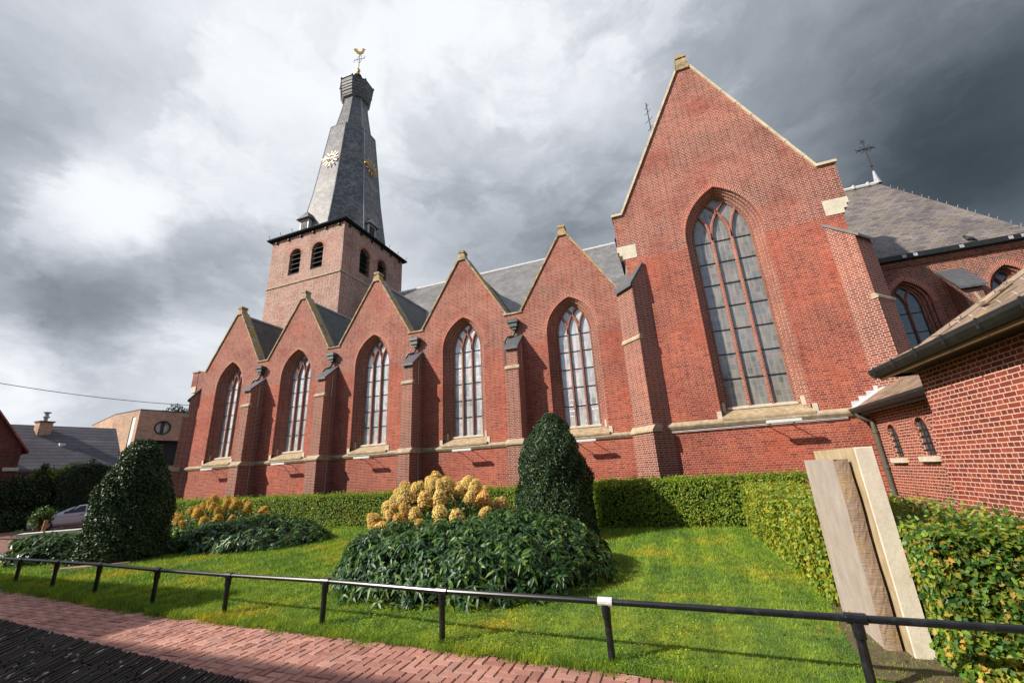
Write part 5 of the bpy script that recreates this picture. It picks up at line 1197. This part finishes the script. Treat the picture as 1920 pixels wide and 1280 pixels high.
def car():
    t = thing('parked_car', 'silver car parked beyond the left cone tree, front end showing', 'car', (-39.27, 17.74, -.46))
    # side profile along length l (front at l=0), heights: lower edge, belt, roof
    W2 = .88; st = [(0.0, .32, .56, .56, .72), (.12, .22, .68, .68, .86), (.5, .2, .80, .80, .95), (1.15, .2, .92, .92, 1.), (1.75, .2, .95, 1.24, 1.), (2.25, .2, .96, 1.42, 1.), (2.9, .2, .97, 1.47, 1.), (3.5, .2, .98, 1.40, 1.), (4.1, .22, 1.0, 1.12, .96), (4.35, .3, .96, 1.0, .88), (4.42, .4, .75, .78, .8)]
    def sec(s):
        l, z0, zb, zr, w = s; w *= W2; k = .76 if zr-zb > .1 else .97
        return [(-w*.9, z0), (-w, z0+.15), (-w, (z0+zb)/2+.05), (-w*.97, zb), (-w*k, zb+(zr-zb)*.92), (-w*k*.8, zr), (w*k*.8, zr), (w*k, zb+(zr-zb)*.92), (w*.97, zb), (w, (z0+zb)/2+.05), (w, z0+.15), (w*.9, z0)]
    ang = R(-22); T_ = Matrix.Rotation(ang, 4, 'Z'); P = lambda l, x, z: T_ @ Vector((x, l-2.2, z))
    b = MB(); S = [[P(s[0], x, z) for x, z in sec(s)] for s in st]
    for A_, B_ in zip(S, S[1:]):
        for i in range(11): b.poly([A_[i], A_[i+1], B_[i+1], B_[i]][::-1])
    b.poly(S[0]); b.poly(S[-1][::-1]); body = b.build('body', 'car_paint', t, True)
    g = MB()
    for sg in (-1, 1):
        def q(l, f): 
            s = [np.interp(l, [r[0] for r in st], [r[k] for r in st]) for k in range(5)]; w = s[4]*W2; zz = s[2]+.03+(s[3]-s[2]-.02)*.86*f; x = w*(.97-(.97-.77)*f)+.012
            return P(l, sg*x, zz)
        for (a0, a1, c0, c1) in ((1.52, 2.55, 1.98, 2.55), (2.63, 3.75, 2.63, 3.45)):
            pl = [q(a0, 0), q((a0+a1)/2, 0), q(a1, 0), q(c1, 1), q((c0+c1)/2, 1), q(c0, 1)]; g.poly(pl if sg > 0 else pl[::-1])
    g.build('side_window', 'car_glass', body)
    ws = MB(); ws.poly([P(1.22, -.74, .95), P(1.22, .74, .95), P(2.18, .58, 1.41), P(2.18, -.58, 1.41)]); ws.build('windscreen', 'car_glass', body)
    for l in (.85, 3.5):
        for sg in (-1, 1):
            wl = MB(); c = P(l, sg*.8, .31); R_ = T_.to_3x3().to_4x4() @ Matrix.Rotation(R(90), 4, 'Y')
            wl.lathe([(.2, -.1), (.3, -.1), (.315, -.06), (.315, .06), (.3, .1), (.2, .1)], c, 20, T=R_); w = wl.build('wheel', 'tyre', t, True)
            rm = MB(); rm.lathe([(0, .06), (.06, .085), (.2, .095), (.205, .0), (.205, -.095), (.06, -.085), (0, -.06)], c, 14, T=R_); rm.build('rim', 'rim', w)
    for sg in (-1, 1):
        h = MB(); h.prism([(0, 0), (.22, .03), (.3, .1), (.05, .09)], lambda p, q: P(.1+p, sg*.55, .6+q), lambda p, q: P(.14+p, sg*.86, .6+q)); h.build('headlight', 'lampglass', t)
        m_ = MB(); m_.box(-.09, .09, -.06, .06, 0, .12, T=T_ @ Matrix.Translation((sg*.98, 1.62-2.2, .98))); m_.build('mirror', 'gutter', t)
    for sg in (-1, 1):
        l = MB(); l.tube([P(.98, sg*.875, .74), P(2.4, sg*.895, .78), P(3.6, sg*.9, .8)], .008, 4); l.box(-.012, .012, -.09, .09, 0, .03, T=T_ @ Matrix.Translation((sg*.9, .2, .84))); l.build('door_seam', 'gutter', body)
car()

def quad_house(name, label, p, q, depth, eave, ridge, wall_mt, roof_mt, roof_over=.35):
    """house whose front runs from p to q, ridge parallel to the front"""
    t = thing(name, label, 'house'); p, q = Vector((*p, 0)), Vector((*q, 0)); d = (q-p).normalized(); n = Vector((-d.y, d.x, 0)); L = (q-p).length
    P = lambda u, v, z: p+d*u+n*v+Vector((0, 0, z))
    b = MB(); h = depth/2
    b.poly([P(0, 0, 0), P(L, 0, 0), P(L, 0, eave), P(0, 0, eave)]); b.poly([P(L, depth, 0), P(0, depth, 0), P(0, depth, eave), P(L, depth, eave)])
    b.poly([P(L, 0, 0), P(L, depth, 0), P(L, depth, eave), P(L, h, ridge), P(L, 0, eave)]); b.poly([P(0, depth, 0), P(0, 0, 0), P(0, 0, eave), P(0, h, ridge), P(0, depth, eave)])
    b.build('wall', wall_mt, t)
    r = MB(); e = roof_over; k = (ridge-eave)/h
    for s in (0, 1):
        v0 = -e if s == 0 else depth+e
        q_ = [P(-e, v0, eave-e*k+.08), P(L+e, v0, eave-e*k+.08), P(L+e, h, ridge+.08), P(-e, h, ridge+.08)]; q2 = [x-Vector((0, 0, .12)) for x in q_]
        if s: q_ = q_[::-1]; q2 = q2[::-1]
        r.poly(q_); r.poly(q2[::-1])
        for i in range(4): r.poly([q2[i], q2[(i+1) % 4], q_[(i+1) % 4], q_[i]])
    rf = r.build('roof', roof_mt, t); return t, P, L, rf
def left_houses():
    # red gabled house cut by the left edge of the picture
    t, P, L, rf = quad_house('brick_house', 'dark red brick house with red tiled gable cut by the left edge', (-42.0, 2.0), (-31.3, 2.0), 9.3, 4.1, 10.4, 'brick_dark', 'tile_red', .2)
    c = MB(); c.box(-33.6, -33.0, 8.9, 9.6, 6.0, 9.0); c.box(-33.7, -32.9, 8.8, 9.7, 9.0, 9.15, 1); c.build('chimney', ['brick_dark', 'soil'], rf)
    w = MB(); w.box(-31.31, -31.24, 10.8, 11.36, 2.95, 3.12); w.box(-31.31, -31.26, 9.3, 9.5, 4.3, 4.5); build_each(w, 'stone_block', 'white_stone', t)
    rezero(t, (-36, 6, 0))
    # long house with dark tiled roof
    t, P, L, rf = quad_house('brick_house', 'long tan brick house with dark grey tiled roof and chimney behind the trees', (-36.6, 10.5), (-35.0, 17.2), 7.0, 3.35, 6.1, 'brick_tan', 'tile_dark')
    c = MB(); T_ = Matrix.Translation((-38.6, 14.6, 0)); c.box(-.3, .3, -.32, .32, 5.0, 6.3, T=T_); c.box(-.36, .36, -.38, .38, 6.3, 6.38, 1, T=T_); c.build('chimney', ['brick_tan', 'soil'], rf)
    k = MB(); k.lathe([(.1, 6.38), (.1, 6.6), (.17, 6.62), (.17, 6.7), (.1, 6.73), (.1, 6.9), (.2, 6.93), (.2, 6.99), (0, 7.0)], (-38.6, 14.6, 0), 10); k.build('chimney_pot', 'lead', rf)
    v = MB(); v.box(-.12, .12, -.14, .14, 4.5, 4.9, T=Matrix.Translation((-37.3, 15.2, 0))); v.build('roof_vent', 'white_trim', rf); rezero(t, (-38, 15.5, 0))
    # modern flat roofed building with round window
    t = thing('flat_roofed_building', 'modern beige brick building with flat roof and round window beside the church', 'building')
    c0, c1, c2 = Vector((-40.05, 20.5, 0)), Vector((-38.7, 25.3, 0)), Vector((-43.9, 20.75, 0)); Hh = 7.95
    nr = Vector((c1.y-c0.y, -(c1.x-c0.x), 0)).normalized(); d1 = (c1-c0).normalized(); d2 = (c2-c0).normalized(); L1 = (c1-c0).length
    b = MB(); Z = Vector((0, 0, 1))
    circ = [(1.65+.52*math.cos(i*math.pi/12), 6.63+.52*math.sin(i*math.pi/12)) for i in range(24)]; rect = [(1.0, 3.6), (3.6, 3.6), (3.6, 5.6), (1.0, 5.6)]
    b.holed([(0, 0), (L1, 0), (L1, Hh), (0, Hh)], [circ, rect], lambda u, z: c0+d1*u+Z*z)
    L2 = (c2-c0).length; slit = [(.45, 5.0), (1.0, 5.0), (1.0, 7.5), (.45, 7.5)]
    b.holed([(0, 0), (L2, 0), (L2, Hh), (0, Hh)], [slit], lambda u, z: c0+d2*u+Z*z)
    back = d1.cross(Z); e2, e1 = c2-nr*9, c1-nr*9
    for p, q in ((c1, e1), (e1, e2), (e2, c2)): b.poly([p, q, q+Z*Hh, p+Z*Hh])
    b.build('wall', 'brick_tan', t)
    r = MB(); top = [c0, c1, e1, e2, c2]; r.poly([p+Z*(Hh+.001) for p in top])
    for p, q in zip(top, top[1:]+top[:1]): r.poly([p+nr*.03+Z*Hh, q+nr*.03+Z*Hh, q+nr*.03+Z*(Hh+.1), p+nr*.03+Z*(Hh+.1)])
    r.build('roof', 'gutter', t)
    w = MB(); w.holed(circ, [], lambda u, z: c0+d1*u+Z*z-nr*.15, 0)
    for i in range(24): p, q = circ[i], circ[(i+1) % 24]; w.tube([c0+d1*p[0]+Z*p[1], c0+d1*q[0]+Z*q[1]], .06, 5, 1)
    w.poly([c0+d1*u+Z*z-nr*.1 for u, z in ((1.53, 6.15), (1.77, 6.15), (1.77, 7.12), (1.53, 7.12))], mi=1); w.build('round_window', ['curtain', 'gutter'], t)
    g = MB(); g.poly([c0+d1*u+Z*z-nr*.6 for u, z in rect]); 
    for (u0, z0), (u1, z1) in zip(rect, rect[1:]+rect[:1]): g.poly([c0+d1*u0+Z*z0, c0+d1*u1+Z*z1, c0+d1*u1+Z*z1-nr*.6, c0+d1*u0+Z*z0-nr*.6][::-1])
    g.build('loggia', 'black', t)
    n2 = Vector((-d2.y, d2.x, 0)); n2 = n2 if n2.dot(Vector((0, -1, 0))) > 0 else -n2
    s = MB(); s.poly([c0+d2*u+Z*z-n2*.04 for u, z in slit]); s.build('slit_window', 'white_trim', t)
    rezero(t, (-40, 21, 0))
left_houses()
def cable():
    a, b_ = Vector((-32.6, 8.4, 7.6)), Vector((-27.8, 18.4, 6.75)); b = MB()
    b.tube([a.lerp(b_, i/16)-Vector((0, 0, .3*(1-(2*i/16-1)**2))) for i in range(17)], .018, 5); o = b.build('overhead_cable', 'iron'); tag(o, 'thin black overhead cable crossing the sky from the left house to the church', 'cable')
cable()
def pigeon():
    b = MB(); P = [Vector(p) for p in ((-.16, 0, .03), (-.08, 0, .07), (.0, 0, .1), (.08, 0, .12), (.12, 0, .17), (.15, 0, .2), (.2, 0, .195))]
    b.tube(P, [.012, .04, .062, .055, .035, .032, .006], 10)
    for s in (-.02, .02): b.tube([(.03, s, .05), (.035, s, 0)], .006, 5)
    o = b.build('pigeon', 'bird', None, True); o.location = (12.0, 19.66, 9.21); o.rotation_euler = (0, 0, R(200)); o.scale = (1.4,)*3
    tag(o, 'dark pigeon sitting on the choir gutter', 'bird')
pigeon()

def push_back(names, k):
    """the far side of the street stands further off, on the lower ground"""
    for o in list(COL.objects):
        if o.parent is None and o.get('label') in names:
            o.location = Vector((o.location.x*k, o.location.y*k, EYE+(o.location.z-EYE)*k)); o.scale = (k, k, k)
FAR = ['low dark hedge at the foot of the trees across the street', 'dark bushy tree at the left edge in front of the red house', 'narrow dark conifer standing between the bushy tree and the lime green shrub', 'lime green shrub catching the sun beyond the silver car',
       'small dark conifer in front of the dark tiled roof', 'tall round topped dark hedge behind the silver car', 'dark red brick house with red tiled gable cut by the left edge',
       'long tan brick house with dark grey tiled roof and chimney behind the trees', 'modern beige brick building with flat roof and round window beside the church', 'leafy tree top showing above the flat roofed building by the church',
       'low dark brick garden wall across the street under the trees']
push_back(FAR, 1.48)

# ------------------------------------------------------------------ town houses across the path, behind the camera: they shade the foreground
def town_houses():
    for (x0, x1, y, h, n, lb) in ((-17.7, 16, -4.25, 7.95, 7, 'red brick terrace across the path that shades the foreground'), (-46, -17.72, -4.25, 9.9, 6, 'taller red brick terrace across the path that shades the lawn corner')):
        t = thing('terrace_house', lb, 'house'); b = MB(); pit = (x1-x0)/n
        holes = [[(x0+pit*(i+.5)+a, z0+c) for a, c in ((-.5, 0), (.5, 0), (.5, 1.5), (-.5, 1.5))] for i in range(n) for z0 in (1.0, 4.2)]
        b.holed([(x0, 0), (x1, 0), (x1, h), (x0, h)], holes, lambda x, z: (-x+(x0+x1), y, z)); b.box(x0, x1, y-9, y-.05, 0, .05)
        b.poly([(x0, y-9, 0), (x0, y, 0), (x0, y, h), (x0, y-9, h)]); b.poly([(x1, y, 0), (x1, y-9, 0), (x1, y-9, h), (x1, y, h)]); b.poly([(x0, y-9, 0), (x0, y-9, h), (x1, y-9, h), (x1, y-9, 0)])
        b.poly([(x0, y, h), (x1, y, h), (x1, y-9, h), (x0, y-9, h)]); b.build('wall', 'brick_dark', t)
        w = MB()
        for hh in holes: w.poly([(-x+(x0+x1), y-.15, z) for x, z in hh])
        w.build('window', 'car_glass', t); rezero(t, ((x0+x1)/2, y-4, 0))
town_houses()
